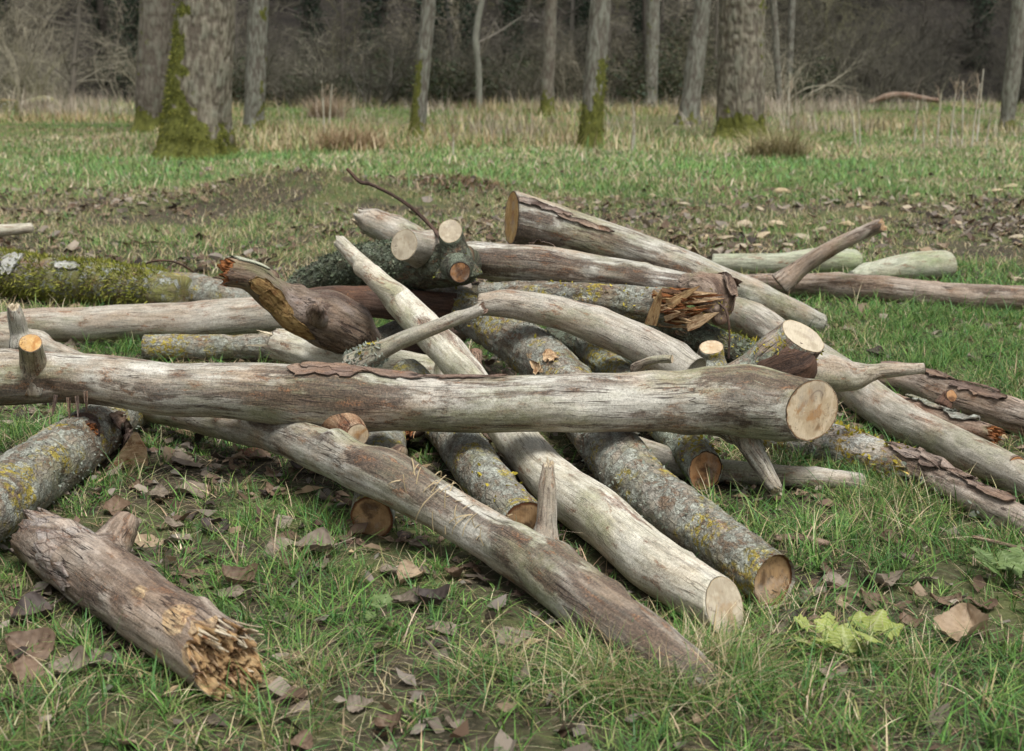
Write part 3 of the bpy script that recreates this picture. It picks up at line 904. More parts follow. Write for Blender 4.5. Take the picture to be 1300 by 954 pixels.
# ---- the long smooth log lying across the whole heap
main = Log('long_log', 'long smooth grey log lying across the front of the whole heap', 'log',
    [(-60, 487, 34, .31), (20, 486, 35, .31), (100, 487, 32, .31), (250, 497, 35, .31), (345, 500, 38, .31), (430, 505, 43, .31), (520, 508, 38, .31), (700, 515, 36, .31), (850, 513, 38, .31), (910, 511, 44, .315), (955, 512, 48, .318), (995, 517, 45, .31), (1034, 520, 40, .30)],
    M['smooth'], seed=3, seg=84, step=.011, lump=.07, ridge=.0016, rscale=40, rstr=.12, cutmat1=M['cut'], tilt1=(-0.12, -1.2),
    bumps=[(.06, 0, .014, .05), (.43, 110, .012, .05), (.86, 150, .016, .06), (.25, 60, .006, .04), (.66, 50, -.006, .05), (.75, 20, .007, .08)])
for fs, deg, ln, wd, sd0 in ((.50, 12, .42, .045, 1), (.46, 20, .26, .05, 2), (.62, 8, .30, .022, 3)):
    bark_flake(main.d, fs, deg, ln, wd, M['bark_flake'], main.o, lift=.006, thick=.003, seed=sd0, rag=1.3)
main.stub([(44, 487, 22, 4.88), (42, 462, 17, 4.84), (40, 445, 15, 4.78), (39, 436, 14.5, 4.74)], M['smooth'], seed=51, cut=M['cut_orange'], tilt1=(.2, .1))
main.stub([(408, 505, 40, 4.72), (428, 526, 29, 4.63), (444, 543, 18, 4.53), (454, 553, 15, 4.46)], M['rust'], seed=52, cut=M['cut'])
main.paint('dk', [(60, 492, .75, .14, .07), (10, 508, .95, .12, .05), (95, 512, .8, .08, .04), (215, 494, .55, .12, .02), (425, 512, .95, .08, .06), (395, 478, .6, .2, .03), (230, 478, .45, .05, .015), (330, 490, .35, .15, .04), (560, 478, .5, .25, .012), (650, 500, .25, .2, .02),
    (930, 475, .95, .12, .05), (990, 480, .95, .10, .06), (960, 500, .7, .12, .05), (900, 490, .4, .10, .04), (945, 540, .8, .03, .014), (1000, 548, .5, .08, .02), (840, 530, .35, .12, .02), (700, 540, .3, .3, .015)])
dst, ost = main.stub([(920, 500, 26, 4.66), (962, 478, 31, 4.64), (992, 455, 33, 4.62), (1012, 438, 31, 4.61), (1021, 428, 29.5, 4.60)], M['stubbark'], seed=53, cut=M['cut_pale'], tilt1=(-.12, .1), ridge=.004, bumps=((.5, 150, .01, .03),))
fuzz(dst, 260, .012, M['moss'], ost, 'lichen_tuft', YELC, lambda f, g, p: (f > .5) & (f < .93) & (fbm(p * 22, 4) > .0), 5, True, .8)
main.stub([(1000, 470, 26, 4.74), (1050, 474, 26, 4.76), (1080, 478, 19, 4.78), (1120, 471, 10, 4.80), (1172, 468, 7, 4.82)], M['grey'], seed=54, cut=M['cut_pale'])
main.stub([(915, 515, 36, 4.63), (938, 543, 24, 4.58), (950, 560, 16, 4.55), (962, 582, 13, 4.5), (978, 610, 11, 4.46), (986, 622, 9, 4.44)], M['smooth'], seed=55, torn=M['torn_pale'], jag=.02)
Pc, rc = [], []
for px, py, rp, D in ((962, 486, 26, 4.61), (985, 474, 31, 4.59), (1004, 463, 31, 4.58), (1014, 457, 29, 4.58)):
    p_, m_ = PD(px, py, D); Pc.append(p_); rc.append(rp * m_)
dcol = tube(Pc, rc, seed=88, seg=48, step=.007, lump=.2, ridge=.006, rscale=45, rstr=.15, end0='round', end1='round')
obj('bark_collar', tube_mesh('bark_collar', dcol), M['darkbrown'], main.o)
fuzz(dcol, 120, .02, M['moss'], ost, 'moss', MOSSC, lambda f, g, p: (f > .8) & (fbm(p * 14, 3) > .1), 36, False, .6)
# torn bark hanging at the left of the long log
for k, (px, py, a) in enumerate(((82, 505, -12), (98, 508, 4), (108, 506, 16), (119, 500, 2))):
    p, m = PD(px, py, 4.80)
    rs = random.Random(k)
    splinter(np.array(p) + np.array([0, -.09, .03]), np.array([math.sin(R(a)) * .6, -.1, -1]), np.array([0, -1.0, 0]), .075, .014, .004, M['bark_flake'], main.o, rs)

# ---- the bent log running to the bottom of the picture
bent = Log('bent_log', 'long bent log with a purple brown patch running down to the bottom grass', 'log',
    [(150, 512, 16, .10), (215, 522, 20, .12), (330, 546, 24, .14), (420, 577, 28, .18), (485, 606, 34, .2), (560, 645, 31, .15), (640, 693, 33, .09), (725, 748, 38, .075), (800, 803, 39, .06), (856, 848, 35, .035), (900, 882, 28, .0)],
    M['smooth'], seed=9, seg=76, step=.012, lump=.09, ridge=.0022, rscale=38, rstr=.14, wob=.3, bumps=[(.47, 15, .022, .05), (.74, 20, .016, .06), (.79, -40, .014, .05), (.62, 60, .008, .05)])
bent.paint('dk', [(495, 592, 1.0, .12, .06), (470, 578, .7, .10, .05), (530, 625, .6, .12, .03), (575, 640, .35, .1, .02), (655, 685, .7, .07, .05), (705, 705, .95, .10, .07), (760, 755, .9, .12, .07), (815, 810, 1.0, .16, .10), (850, 845, 1.0, .16, .10), (780, 800, .8, .12, .08), (640, 715, .4, .12, .02)])
bent.stub([(690, 700, 17, 3.90), (694, 660, 13, 3.92), (695, 625, 12, 3.94), (696, 588, 8, 3.96)], M['grey'], seed=56, torn=M['torn_pale'], jag=.03)
bent.stub([(490, 598, 30, 4.22), (503, 582, 17, 4.24), (509, 572, 10, 4.24)], M['gnarl'], seed=57, end1='round', lump=.2)


# ---- pale forked log
pale = Log('pale_log', 'smooth pale log with a snapped upper tip and sawn lower end in the grass', 'log',
    [(433, 308, 9, .63), (455, 332, 11, .575), (482, 358, 14, .52), (510, 386, 19, .43), (540, 418, 21, .36), (585, 466, 22, .29), (622, 512, 24, .19), (657, 560, 27, .11), (715, 622, 32, .085), (762, 658, 36, .08), (815, 703, 36, .078), (870, 740, 36, .075), (922, 772, 35, .07)],
    M['pale'], seed=14, seg=76, step=.012, lump=.06, ridge=.0015, rscale=40, rstr=.12, wob=.12, cutmat1=M['cut_pale'], tilt1=(-.55, .3), end0='torn', jag=.03)
torn_face(pale.d, 0, M['torn_pale'], pale.o, depth=.012, splinters=4, slen=.05)
pale.stub([(602, 450, 8, 5.32), (606, 462, 5, 5.26), (608, 470, 3, 5.22)], M['brown'], seed=58, end1='round')

# ---- lichen log with the hollow round end
lich = Log('lichen_log', 'thick lichen covered log with a round hollowed brown cut end', 'log',
    [(515, 352, 22, .36), (570, 383, 26, .31), (630, 418, 29, .26), (690, 458, 32, .20), (745, 525, 35, .14), (790, 590, 38, .11), (850, 645, 36, .095), (920, 695, 35, .085), (984, 742, 35, .075)],
    M['lichen'], seed=21, seg=84, step=.012, lump=.07, ridge=.005, rscale=30, rstr=.6, plates=.003, wob=.08, cutmat1=M['cut_brown'], recess1=.014, capd=.045, tilt1=(-.12, .28),
    bumps=[(.72, -20, .012, .04)])
lich.paint('br', [(690, 462, .95, .09, .05), (672, 450, .7, .05, .03)])
lich.paint('dk', [(848, 636, .9, .06, .05), (872, 655, .7, .06, .03), (935, 690, .8, .08, .05), (970, 712, .7, .05, .06), (740, 560, .5, .08, .04), (640, 420, .4, .08, .04)])
for px, py, ln, wd, mt, sd0 in ((700, 455, .15, .05, 'torn_tan', 21), (682, 468, .13, .04, 'torn_tan', 26)):
    fs, deg = lich.at(px, py)
    bark_flake(lich.d, fs, deg, ln, wd, M[mt], lich.o, lift=.008, thick=.003, seed=sd0)
lich.stub([(800, 572, 10, 4.72), (801, 560, 9, 4.70), (802, 550, 7, 4.68)], M['pale'], seed=59, end1='round')
fuzz(lich.d, 420, .013, M['moss'], lich.o, 'lichen_tuft', YELC, lambda f, g, p: (f < .40) & (np.abs(g) < 100) & (fbm(p * 11, 8) > .22), 6, True, .8)
fuzz(lich.d, 1500, .011, M['moss'], lich.o, 'lichen_tuft', LICHC, lambda f, g, p: (fbm(p * 13, 28) > .02), 61, True, .9)

# ---- lichen log between the two front logs
mid = Log('ringed_log', 'ringed grey green lichen log wedged between the bent and pale logs', 'log',
    [(520, 480, 26, .14), (555, 525, 27, .10), (590, 572, 29, .085), (625, 618, 31, .08), (668, 668, 31, .07)],
    M['lichen'], seed=25, seg=64, step=.012, lump=.06, ridge=.004, rscale=30, rstr=1.6, plates=.003, bumps=[(.3, 10, .012, .03)], cutmat1=M['cut_brown'])
mid.stub([(592, 558, 12, 4.98), (590, 550, 10, 4.95), (588, 546, 9, 4.92)], M['darkbrown'], seed=60, cut=M['cut_heart'])
fuzz(mid.d, 260, .012, M['moss'], mid.o, 'lichen_tuft', YELC, lambda f, g, p: (f > .75) & (np.abs(g) < 80) & (fbm(p * 15, 8) > .05), 7, True, .8)

short = Log('short_log', 'short brown cut log end poking out below the bent log', 'log',
    [(500, 530, 26, .075), (488, 575, 27, .07), (478, 625, 27, .06), (472, 656, 28, .055)],
    M['lichen'], seed=27, seg=52, step=.014, ridge=.004, cutmat1=M['cut_brown'], tilt1=(.1, -.4))
rot = Log('rotten_branch', 'small rotten orange broken branch end under the long log', 'branch',
    [(560, 520, 14, .12), (535, 538, 14, .11), (512, 547, 13, .11)], M['darkbrown'], seed=28, seg=36, end1='torn', jag=.03)
torn_face(rot.d, 1, M['torn_red'], rot.o, depth=.02, splinters=6, slen=.06, smats=[M['torn_tan'], M['torn_red']])

# ---- left foreground logs
left1 = Log('thick_log', 'thick lichen flecked log with a knot hole at the left edge', 'log',
    [(-110, 722, 50, .118), (-40, 667, 47, .112), (20, 622, 43, .103), (90, 573, 38, .096), (150, 532, 31, .09), (190, 507, 26, .08)],
    M['lichen'], seed=31, seg=84, step=.011, lump=.07, ridge=.004, rscale=30, rstr=.5, plates=.002,
    bumps=[(.45, 100, -.022, .035), (.70, 40, .016, .05)])
left1.paint('dk', [(100, 548, .9, .07, .05), (125, 560, .9, .06, .06), (20, 620, .9, .06, .05), (60, 590, .4, .05, .03)])
left1.stub([(14, 628, 27, 4.34), (10, 626, 20, 4.27), (8, 625, 16, 4.25)], M['brown'], seed=61, cut=M['torn_tan'] if False else M['cut_pale'])
left1.stub([(105, 553, 24, 4.86), (112, 549, 15, 4.80), (115, 547, 10, 4.78)], M['darkbrown'], seed=62, torn=M['torn_red'], jag=.03)
for fs, deg, ln, wd, sd0 in ((.70, 60, .10, .06, 31), (.73, 95, .10, .07, 33)):
    bark_flake(left1.d, fs, deg, ln, wd, M['bark_flake'], left1.o, lift=.02, seed=sd0)
fuzz(left1.d, 420, .014, M['moss'], left1.o, 'moss', MOSSC, lambda f, g, p: (f > .60) & (f < .8) & (np.abs(g + 5) < 40) & (fbm(p * 9, 9) > -.02), 8, False, .7)
fuzz(left1.d, 1500, .009, M['moss'], left1.o, 'lichen_tuft', LICHC, lambda f, g, p: (fbm(p * 13, 38) > .08), 62, True, .9)

left2 = Log('split_log', 'brown log with orange splintered end and a stub at the lower left', 'log',
    [(46, 682, 33, .075), (88, 706, 39, .08), (150, 746, 43, .085), (215, 792, 45, .085), (285, 838, 46, .08)],
    M['tan'], seed=33, seg=84, step=.010, lump=.09, ridge=.003, rscale=34, rstr=.2, end0='torn', end1='torn', jag=.055, tilt1=(-.35, .0),
    bumps=[(.36, 30, .014, .05), (.6, 20, .008, .05)])
torn_face(left2.d, 1, M['torn_orange'], left2.o, depth=.022, splinters=34, slen=.05, smats=[M['torn_tan'], M['torn_orange'], M['torn_pale'], M['torn_orange']])
torn_fibres(left2.d, 1, left2.o, 130, .045, [M['torn_orange'], M['torn_tan'], M['torn_tan'], M['torn_brown']])
torn_fibres(left2.d, 1, left2.o, 26, .12, [M['torn_pale'], M['torn_pale'], M['torn_tan']], up=True)
left2.stub([(125, 712, 30, 3.76), (143, 690, 24, 3.82), (154, 672, 20, 3.84), (160, 662, 17, 3.85)], M['tan'], seed=63, end1='round')
left2.paint('br', [(222, 785, .9, .07, .05), (178, 752, .6, .05, .03), (262, 800, .8, .05, .05), (200, 830, .6, .07, .03), (240, 845, .7, .05, .04)])
left2.paint('dk', [(110, 745, .6, .12, .06), (60, 700, .6, .08, .06), (150, 760, .5, .06, .03)])
P_ = [left2.P[0], left2.P[1], left2.P[1].lerp(left2.P[2], .62)]
torn_face(left2.d, 0, M['torn_brown'], left2.o, depth=.02, splinters=6, slen=.04)
ds2 = tube(P_, [left2.rad[0] + .005, left2.rad[1] + .006, left2.rad[1] * .4 + left2.rad[2] * .6 + .004], seed=33, seg=84, step=.010, lump=.09, ridge=.005, rscale=34, rstr=.35, plates=.003, end0='torn', end1='torn', jag=.10, wob=.22, tilt1=(.5, .5))
obj('bark_sleeve', tube_mesh('bark_sleeve', ds2), M['bark_plate'], left2.o)

# ---- right side logs
rlong = Log('diagonal_log', 'long grey log sloping from the pile down to the right edge', 'log',
    [(895, 388, 20, .25), (930, 398, 22, .23), (985, 425, 22, .2), (1060, 472, 25, .14), (1130, 522, 25, .095), (1220, 572, 24, .075), (1300, 612, 23, .06), (1380, 650, 22, .055)],
    M['grey'], seed=37, seg=76, step=.013, lump=.05, ridge=.002)
rlong.stub([(1285, 600, 18, 4.58), (1289, 592, 14, 4.55), (1292, 590, 11, 4.52)], M['brown'], seed=64, cut=M['cut_heart'])
ryel = Log('yellow_lichen_log', 'log with orange yellow lichen and peeled brown bark at the right', 'log',
    [(930, 540, 20, .06), (990, 553, 24, .065), (1060, 565, 25, .068), (1140, 590, 23, .06), (1220, 624, 20, .055), (1300, 662, 19, .05), (1380, 700, 18, .045)],
    M['tan'], seed=39, seg=76, step=.012, lump=.06, ridge=.003)
P_, r_ = ryel.P[:5], ryel.rad[:5]
P_ = P_[:4] + [P_[3].lerp(P_[4], .35)]; r_ = [x + .006 for x in r_[:4]] + [r_[3] + .005]
ds = tube(P_, r_, seed=39, seg=76, step=.012, lump=.06, ridge=.004, end1='torn', jag=.09, wob=.22)
obj('bark_sleeve', tube_mesh('bark_sleeve', ds), M['cream'], ryel.o)
for fs, deg, ln, wd, sd0 in ((.52, 20, .26, .05, 55), (.60, -5, .3, .04, 56), (.72, 10, .3, .035, 57)):
    bark_flake(ryel.d, fs, deg, ln, wd, M['bark_flake'], ryel.o, lift=.012, seed=sd0)
fuzz(ds, 900, .014, M['moss'], ryel.o, 'lichen_tuft', YELC, lambda f, g, p: (f > .42) & (f < .97) & (np.abs(g) < 110) & (fbm(p * 14, 12) > .05), 9, True, .8)
fuzz(ryel.d, 700, .020, M['moss'], ryel.o, 'lichen_tuft', LICHC, lambda f, g, p: (f > .22) & (f < .75) & ((g > 60) | (g < -100)) & (fbm(p * 12, 14) > .0), 10, True, .9)
pole = Log('smooth_pole', 'thin smooth grey pole on the grass under the long log tip', 'branch',
    [(800, 572, 20, .05), (860, 590, 18, .045), (930, 599, 15, .038), (1010, 606, 14, .036), (1090, 612, 12, .032)],
    M['grey'], seed=41, seg=40, step=.016, lump=.04, ridge=.0012, end1='round')
far_red = Log('reddish_log', 'reddish brown weathered log beyond the diagonal log at the right edge', 'log',
    [(1085, 474, 13, .06), (1140, 486, 19, .065), (1220, 506, 23, .075), (1310, 530, 23, .075), (1390, 550, 23, .075)],
    M['tan'], seed=43, seg=64, step=.014, lump=.07, ridge=.004, rscale=40, rstr=.12)
for fs, deg, ln, wd, sd0 in ((.3, 10, .4, .04, 61), (.5, -10, .4, .03, 62), (.6, 30, .3, .04, 63)):
    bark_flake(far_red.d, fs, deg, ln, wd, M['bark_flake'], far_red.o, lift=.008, seed=sd0)
chunk2 = Log('flaking_branch', 'flaking branch with an orange broken end beside the reddish log', 'branch',
    [(1120, 508, 12, .07), (1175, 528, 15, .07), (1225, 545, 15, .06), (1262, 556, 12, .05)],
    M['brown'], seed=44, seg=44, step=.012, lump=.08, ridge=.004, end1='torn', jag=.03)
torn_face(chunk2.d, 1, M['torn_red'], chunk2.o, depth=.015, splinters=6, slen=.04, smats=[M['torn_tan'], M['torn_red']])
chunk2.stub([(1195, 518, 10, 5.4), (1202, 506, 9, 5.42), (1208, 503, 8.5, 5.40)], M['darkbrown'], seed=65, cut=M['cut_heart'])
for fs, deg, ln, wd, sd0 in ((.5, -5, .24, .05, 64), (.75, 0, .2, .05, 65)):
    bark_flake(chunk2.d, fs, deg, ln, wd, M['lichen'], chunk2.o, lift=.012, seed=sd0)

flog = Log('forked_log', 'brown forked log on the grass behind with a raised broken branch', 'log',
    [(935, 358, 9, .07), (1000, 362, 14, .07), (1080, 366, 17, .075), (1200, 374, 17, .08), (1310, 379, 16, .08), (1400, 384, 15, .08)],
    M['tan'], seed=45, seg=60, step=.02, lump=.08, ridge=.003)
flog.stub([(990, 362, 13, 8.55), (1020, 338, 11, 8.55), (1060, 313, 10, 8.5), (1100, 294, 9, 8.46), (1120, 286, 9, 8.42)], M['tan'], seed=66, torn=M['torn_tan'], jag=.03, name='branch')
g1 = Log('green_log', 'pale green log with rounded end behind the raised broken branch', 'log',
    [(905, 334, 12, .07), (980, 335, 14, .08), (1050, 333, 17, .09), (1084, 332, 16, .09)], M['greenwood'], seed=47, seg=48, step=.02, end1='round')
g2 = Log('green_log', 'tapered pale green log right of the raised broken branch', 'log',
    [(1080, 352, 8, .06), (1110, 346, 14, .08), (1160, 340, 18, .095), (1202, 338, 18, .095)], M['greenwood'], seed=48, seg=48, step=.02, end1='round')

# ---- left middle logs
moss_log = Log('mossy_log', 'thick mossy log with white bark patches at the left edge', 'log',
    [(-90, 335, 27, .15), (0, 345, 27, .15), (100, 357, 27, .15), (200, 369, 26, .14), (235, 373, 24, .14)], M['mossy'], seed=49, seg=64, step=.018, lump=.08, ridge=.006, rscale=24, rstr=.6, end1='flat')
fuzz(moss_log.d, 14000, .024, M['moss'], moss_log.o, 'moss', [tuple(v * 1.15 for v in c) for c in MOSSC], lambda f, g, p: (f < .93) & (fbm(p * np.array([5, 5, 5]), 17) > -.2), 11, False, .5)
M['white_bark'] = mat_log('white_bark', (0.30, 0.30, 0.26), (0.44, 0.44, 0.40), dark_amt=0.25, green_amt=0.45, green=(0.2, 0.21, 0.07), crack_amt=.4, pale=(.52, .52, .48), pale_amt=.3, warm_amt=.05)
for px, py, ln, wd, sd0 in ((14, 335, .15, .15, 71), (88, 338, .2, .05, 72)):
    fs, deg = moss_log.at(px, py)
    bark_flake(moss_log.d, fs, deg, ln, wd, M['white_bark'], moss_log.o, lift=.004, thick=.010, seed=sd0, name='white_bark_patch', rag=1.2)
crust = Log('crusty_log', 'crusty pale lichen log with a cream cut end beside the mossy log', 'log',
    [(214, 371, 24, .12), (245, 374, 25, .11), (280, 383, 22, .10), (330, 392, 18, .09)], M['lichen'], seed=50, seg=52, step=.018, ridge=.006, cutmat0=M['cut'], end0='cut', tilt0=(.2, -.4))
lft = Log('straight_log', 'straight pale grey log lying behind the long log at the left', 'log',
    [(-80, 432, 21, .12), (0, 419, 22, .12), (60, 412, 22, .13), (150, 408, 23, .14), (250, 405, 25, .15), (330, 402, 24, .16), (410, 400, 20, .16)], M['grey'], seed=53, seg=64, step=.015, lump=.05, ridge=.0018)
lfork = Log('stubby_branch', 'short grey branch with an upright stub at the far left edge', 'branch',
    [(-70, 432, 28, .1), (-10, 432, 26, .1), (35, 437, 20, .1), (70, 446, 12, .085), (110, 456, 6, .07)], M['grey'], seed=54, seg=48, step=.014, end1='round')
lfork.stub([(28, 440, 13, 6.55), (24, 420, 11, 6.55), (20, 402, 10, 6.52), (17, 390, 8, 6.5)], M['smooth'], seed=67, torn=M['torn_pale'], jag=.02)

# ---- gnarled broken piece with orange end
gn = Log('gnarled_stump', 'gnarled brown broken branch with an orange snapped tip and torn wood', 'branch',
    [(288, 346, 17, 5.72), (318, 352, 18, 5.78), (350, 376, 20, 5.86), (385, 396, 29, 5.92), (418, 407, 35, 5.98), (445, 420, 33, 6.02), (463, 436, 24, 6.05)],
    M['gnarl'], mode='D', seed=57, seg=76, step=.010, lump=.12, ridge=.004, end0='torn', jag=.03, end1='round', bumps=[(.62, 60, .014, .03), (.45, 10, .012, .03)])
torn_face(gn.d, 0, M['torn_red'], gn.o, depth=.018, splinters=0)
torn_fibres(gn.d, 0, gn.o, 40, .03, [M['torn_red'], M['torn_orange'], M['torn_brown']])
for fs, deg, ln, wd, sd0 in ((.30, 108, .24, .07, 81), (.40, 128, .26, .075, 82), (.50, 142, .2, .06, 83)):
    bark_flake(gn.d, fs, deg, ln, wd, M['torn_yellow'], gn.o, lift=.001, thick=.007, seed=sd0, name='torn_wood', rag=.35)
gn.stub([(332, 372, 20, 5.82), (340, 358, 15, 5.84), (344, 350, 11, 5.84)], M['gnarl'], seed=68, end1='round', lump=.2)
gn.stub([(402, 400, 12, 5.85), (403, 394, 9, 5.78), (404, 391, 7, 5.75)], M['gnarl'], seed=69, end1='round', lump=.25)
bark_flake(gn.d, .13, -10, .15, .09, M['greenwood'], gn.o, lift=.002, thick=.004, seed=84, name='bark_plate', rag=.3)

under = Log('splintered_log', 'pale log with a splintered end under the gnarled broken branch', 'log',
    [(352, 437, 21, .16), (395, 446, 24, .15), (440, 456, 22, .14), (500, 462, 20, .13), (560, 470, 18, .12)], M['pale'], seed=59, seg=60, step=.012, end0='torn', jag=.05, lump=.06)
torn_face(under.d, 0, M['torn_pale'], under.o, depth=.03, splinters=9, slen=.11, smats=[M['torn_pale']])
low = Log('shaded_log', 'grey green lichen log on the ground in the shade behind the long log', 'log',
    [(185, 440, 16, .075), (260, 440, 17, .075), (345, 443, 16, .07), (420, 448, 15, .07)], M['lichen'], seed=60, seg=48, step=.016)
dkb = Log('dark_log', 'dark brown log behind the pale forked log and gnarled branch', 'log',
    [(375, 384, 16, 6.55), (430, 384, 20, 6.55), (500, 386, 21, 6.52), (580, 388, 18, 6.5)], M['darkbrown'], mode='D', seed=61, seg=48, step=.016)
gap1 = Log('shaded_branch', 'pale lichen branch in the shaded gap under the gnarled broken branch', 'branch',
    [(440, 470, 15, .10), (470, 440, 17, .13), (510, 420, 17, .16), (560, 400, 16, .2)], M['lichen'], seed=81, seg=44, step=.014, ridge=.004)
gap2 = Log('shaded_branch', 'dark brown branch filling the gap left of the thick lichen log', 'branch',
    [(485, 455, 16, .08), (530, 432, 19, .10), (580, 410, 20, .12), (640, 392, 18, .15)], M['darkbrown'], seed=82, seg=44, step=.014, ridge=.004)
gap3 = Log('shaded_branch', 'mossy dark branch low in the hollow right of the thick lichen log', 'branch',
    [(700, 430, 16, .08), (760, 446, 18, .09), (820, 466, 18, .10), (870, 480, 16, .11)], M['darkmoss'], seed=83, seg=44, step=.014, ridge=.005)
# small stick over the heap
stick = Log('short_stick', 'short grey stick with a lichen crusted foot leaning on the pale log', 'stick',
    [(440, 464, 16, 5.1), (468, 454, 15, 5.1), (495, 441, 11, 5.1), (550, 416, 9.5, 5.08), (613, 390, 7.5, 5.06)], M['grey'], mode='D', seed=63, seg=40, step=.010, lump=.08, end1='torn', jag=.012)
torn_face(stick.d, 1, M['brown'], stick.o, depth=.006, splinters=2, slen=.015)
fuzz(stick.d, 800, .013, M['moss'], stick.o, 'lichen_tuft', LICHC, lambda f, g, p: (f < .26), 13, True, .8)
fuzz(stick.d, 200, .012, M['moss'], stick.o, 'lichen_tuft', YELC, lambda f, g, p: (f > .1) & (f < .24) & (np.abs(g) < 70) & (fbm(p * 14, 3) > 0), 14, True, .8)

# ---- top of the heap
dark = Log('dark_mossy_log', 'dark green lichened log with two pale sawn branch stubs on the heap', 'log',
    [(368, 374, 15, 7.1), (400, 359, 24, 7.05), (450, 340, 28, 6.9), (510, 334, 30, 6.65), (560, 334, 29, 6.42), (590, 336, 26, 6.30)], M['darkmoss'], mode='D', seed=65, seg=68, step=.013, ridge=.006, rscale=26, rstr=.8, plates=.004, end1='round')
fuzz(dark.d, 3800, .015, M['moss'], dark.o, 'lichen_tuft', [(0.10, 0.125, 0.075), (0.07, 0.085, 0.052), (0.16, 0.18, 0.12)], lambda f, g, p: (f < .75) & (fbm(p * 11, 23) > -.15), 15, True, .8)
dark.stub([(545, 322, 24, 6.50), (530, 315, 21, 6.36), (513, 311, 20, 6.22)], M['grey'], seed=70, cut=M['cut_pale'], tilt1=(-.1, -.25))
du, ou = dark.stub([(582, 350, 24, 6.26), (580, 330, 19, 6.26), (575, 308, 16, 6.26), (572, 294, 15, 6.24)], M['darkmoss'], seed=71, cut=M['cut_pale'], tilt1=(-.55, 0))
fuzz(du, 200, .013, M['moss'], ou, 'moss', MOSSC, lambda f, g, p: (f < .5) & (fbm(p * 14, 3) > 0), 16, False, .6)
dark.stub([(581, 340, 18, 6.24), (583, 344, 15, 6.12), (584, 346, 13.5, 6.06)], M['darkmoss'], seed=72, cut=M['cut_heart'])
gback = Log('grey_log', 'pale grey log end resting across the top of the dark mossy log', 'log',
    [(456, 274, 10, 7.35), (475, 283, 18, 7.32), (515, 302, 20, 7.28), (570, 325, 20, 7.25)], M['smooth'], mode='D', seed=66, seg=48, step=.014, end0='torn', jag=.04)
torn_face(gback.d, 0, M['torn_pale'], gback.o, depth=.02, splinters=4, slen=.06)
upper = Log('upper_log', 'smooth grey log lying level along the top of the heap', 'log',
    [(575, 331, 20, 6.60), (600, 331, 23, 6.52), (640, 333, 24, 6.42), (720, 339, 24, 6.34), (800, 352, 22, 6.24), (870, 366, 20, 6.12), (912, 372, 22, 6.05)], M['smooth'], mode='D', seed=67, seg=64, step=.013, lump=.05, ridge=.0018)
upper.paint('dk', [(625, 325, .7, .1, .05), (720, 335, .5, .12, .03), (800, 350, .5, .15, .04), (860, 365, .5, .1, .04)])
big = Log('big_pale_log', 'big pale log with an orange sawn end, highest on the heap', 'log',
    [(646, 274, 35, 7.05), (700, 288, 31, 7.08), (760, 306, 28, 7.12), (850, 337, 25, 7.2), (930, 368, 22, 7.3), (1000, 395, 18, 7.42), (1040, 410, 14, 7.5)], M['smooth'], mode='D', seed=68, seg=72, step=.014, lump=.06, ridge=.002, cutmat0=M['cut_orange'], end0='cut', tilt0=(.16, -.10), jag=.01)
big.paint('dk', [(670, 300, .9, .14, .06), (700, 305, .9, .12, .05), (735, 318, .7, .12, .04), (690, 280, .5, .08, .03), (800, 335, .5, .2, .03), (660, 255, .5, .06, .03)])
for px, py, ln, wd, sd0 in ((690, 262, .34, .04, 91), (740, 283, .3, .025, 92), (690, 308, .16, .05, 93)):
    fs, deg = big.at(px, py)
    bark_flake(big.d, fs, deg, ln, wd, M['bark_flake'], big.o, lift=.012, seed=sd0)
split = Log('shattered_log', 'lichen log ending in shattered red brown splinters in mid heap', 'log',
    [(610, 370, 14, 6.2), (680, 374, 16, 6.12), (750, 378, 18, 6.02), (820, 386, 23, 5.92), (850, 389, 26, 5.88)], M['lichen'], mode='D', seed=69, seg=64, step=.012, ridge=.004, plates=.003, end1='torn', jag=.06)
torn_face(split.d, 1, M['torn_red'], split.o, depth=.06, splinters=10, slen=.14, smats=[M['torn_tan'], M['torn_red'], M['torn_orange']], name='torn_end')
rs_ = random.Random(99)
for k in range(64):
    x0, y0 = rs_.uniform(826, 872), rs_.uniform(368, 412)
    a_, m_ = PD(x0, y0, rs_.uniform(5.80, 5.92))
    x1 = x0 + rs_.uniform(16, 52); y1 = y0 + rs_.uniform(-10, 10) + (395 - y0) * .25
    b_, m_ = PD(x1, y1, rs_.uniform(5.74, 5.84))
    dv = np.array(b_ - a_)
    splinter(np.array(a_), dv, np.array([rs_.uniform(-.5, .5), -1.0, rs_.uniform(-.2, .7)]), float(np.linalg.norm(dv)), rs_.uniform(.008, .026), rs_.uniform(.004, .012), M[rs_.choice(['torn_tan', 'torn_red', 'torn_orange', 'torn_red', 'torn_brown'])], split.o, rs_)
fuzz(split.d, 200, .013, M['moss'], split.o, 'lichen_tuft', YELC, lambda f, g, p: (f > .1) & (f < .9) & (np.abs(g) < 110) & (fbm(p * 9, 8) > .18), 17, True, .8)
knob = Log('bark_knob', 'dark knobbly broken root end above the shattered splinters', 'branch',
    [(870, 364, 17, 6.06), (888, 366, 24, 5.98), (905, 374, 28, 5.92), (915, 393, 20, 5.88), (916, 406, 11, 5.86)], M['brown'], mode='D', seed=70, seg=64, step=.007, lump=.30, ridge=.012, rscale=28, rstr=.8, end0='flat', end1='round', jag=.04)
for fs, deg, ln, wd, sd0 in ((.3, 0, .09, .06, 101), (.5, 30, .09, .06, 102), (.6, -40, .08, .05, 103), (.15, 30, .08, .05, 104), (.7, 80, .08, .05, 105)):
    bark_flake(knob.d, fs, deg, ln, wd, M['bark_flake'], knob.o, lift=.03, seed=sd0)
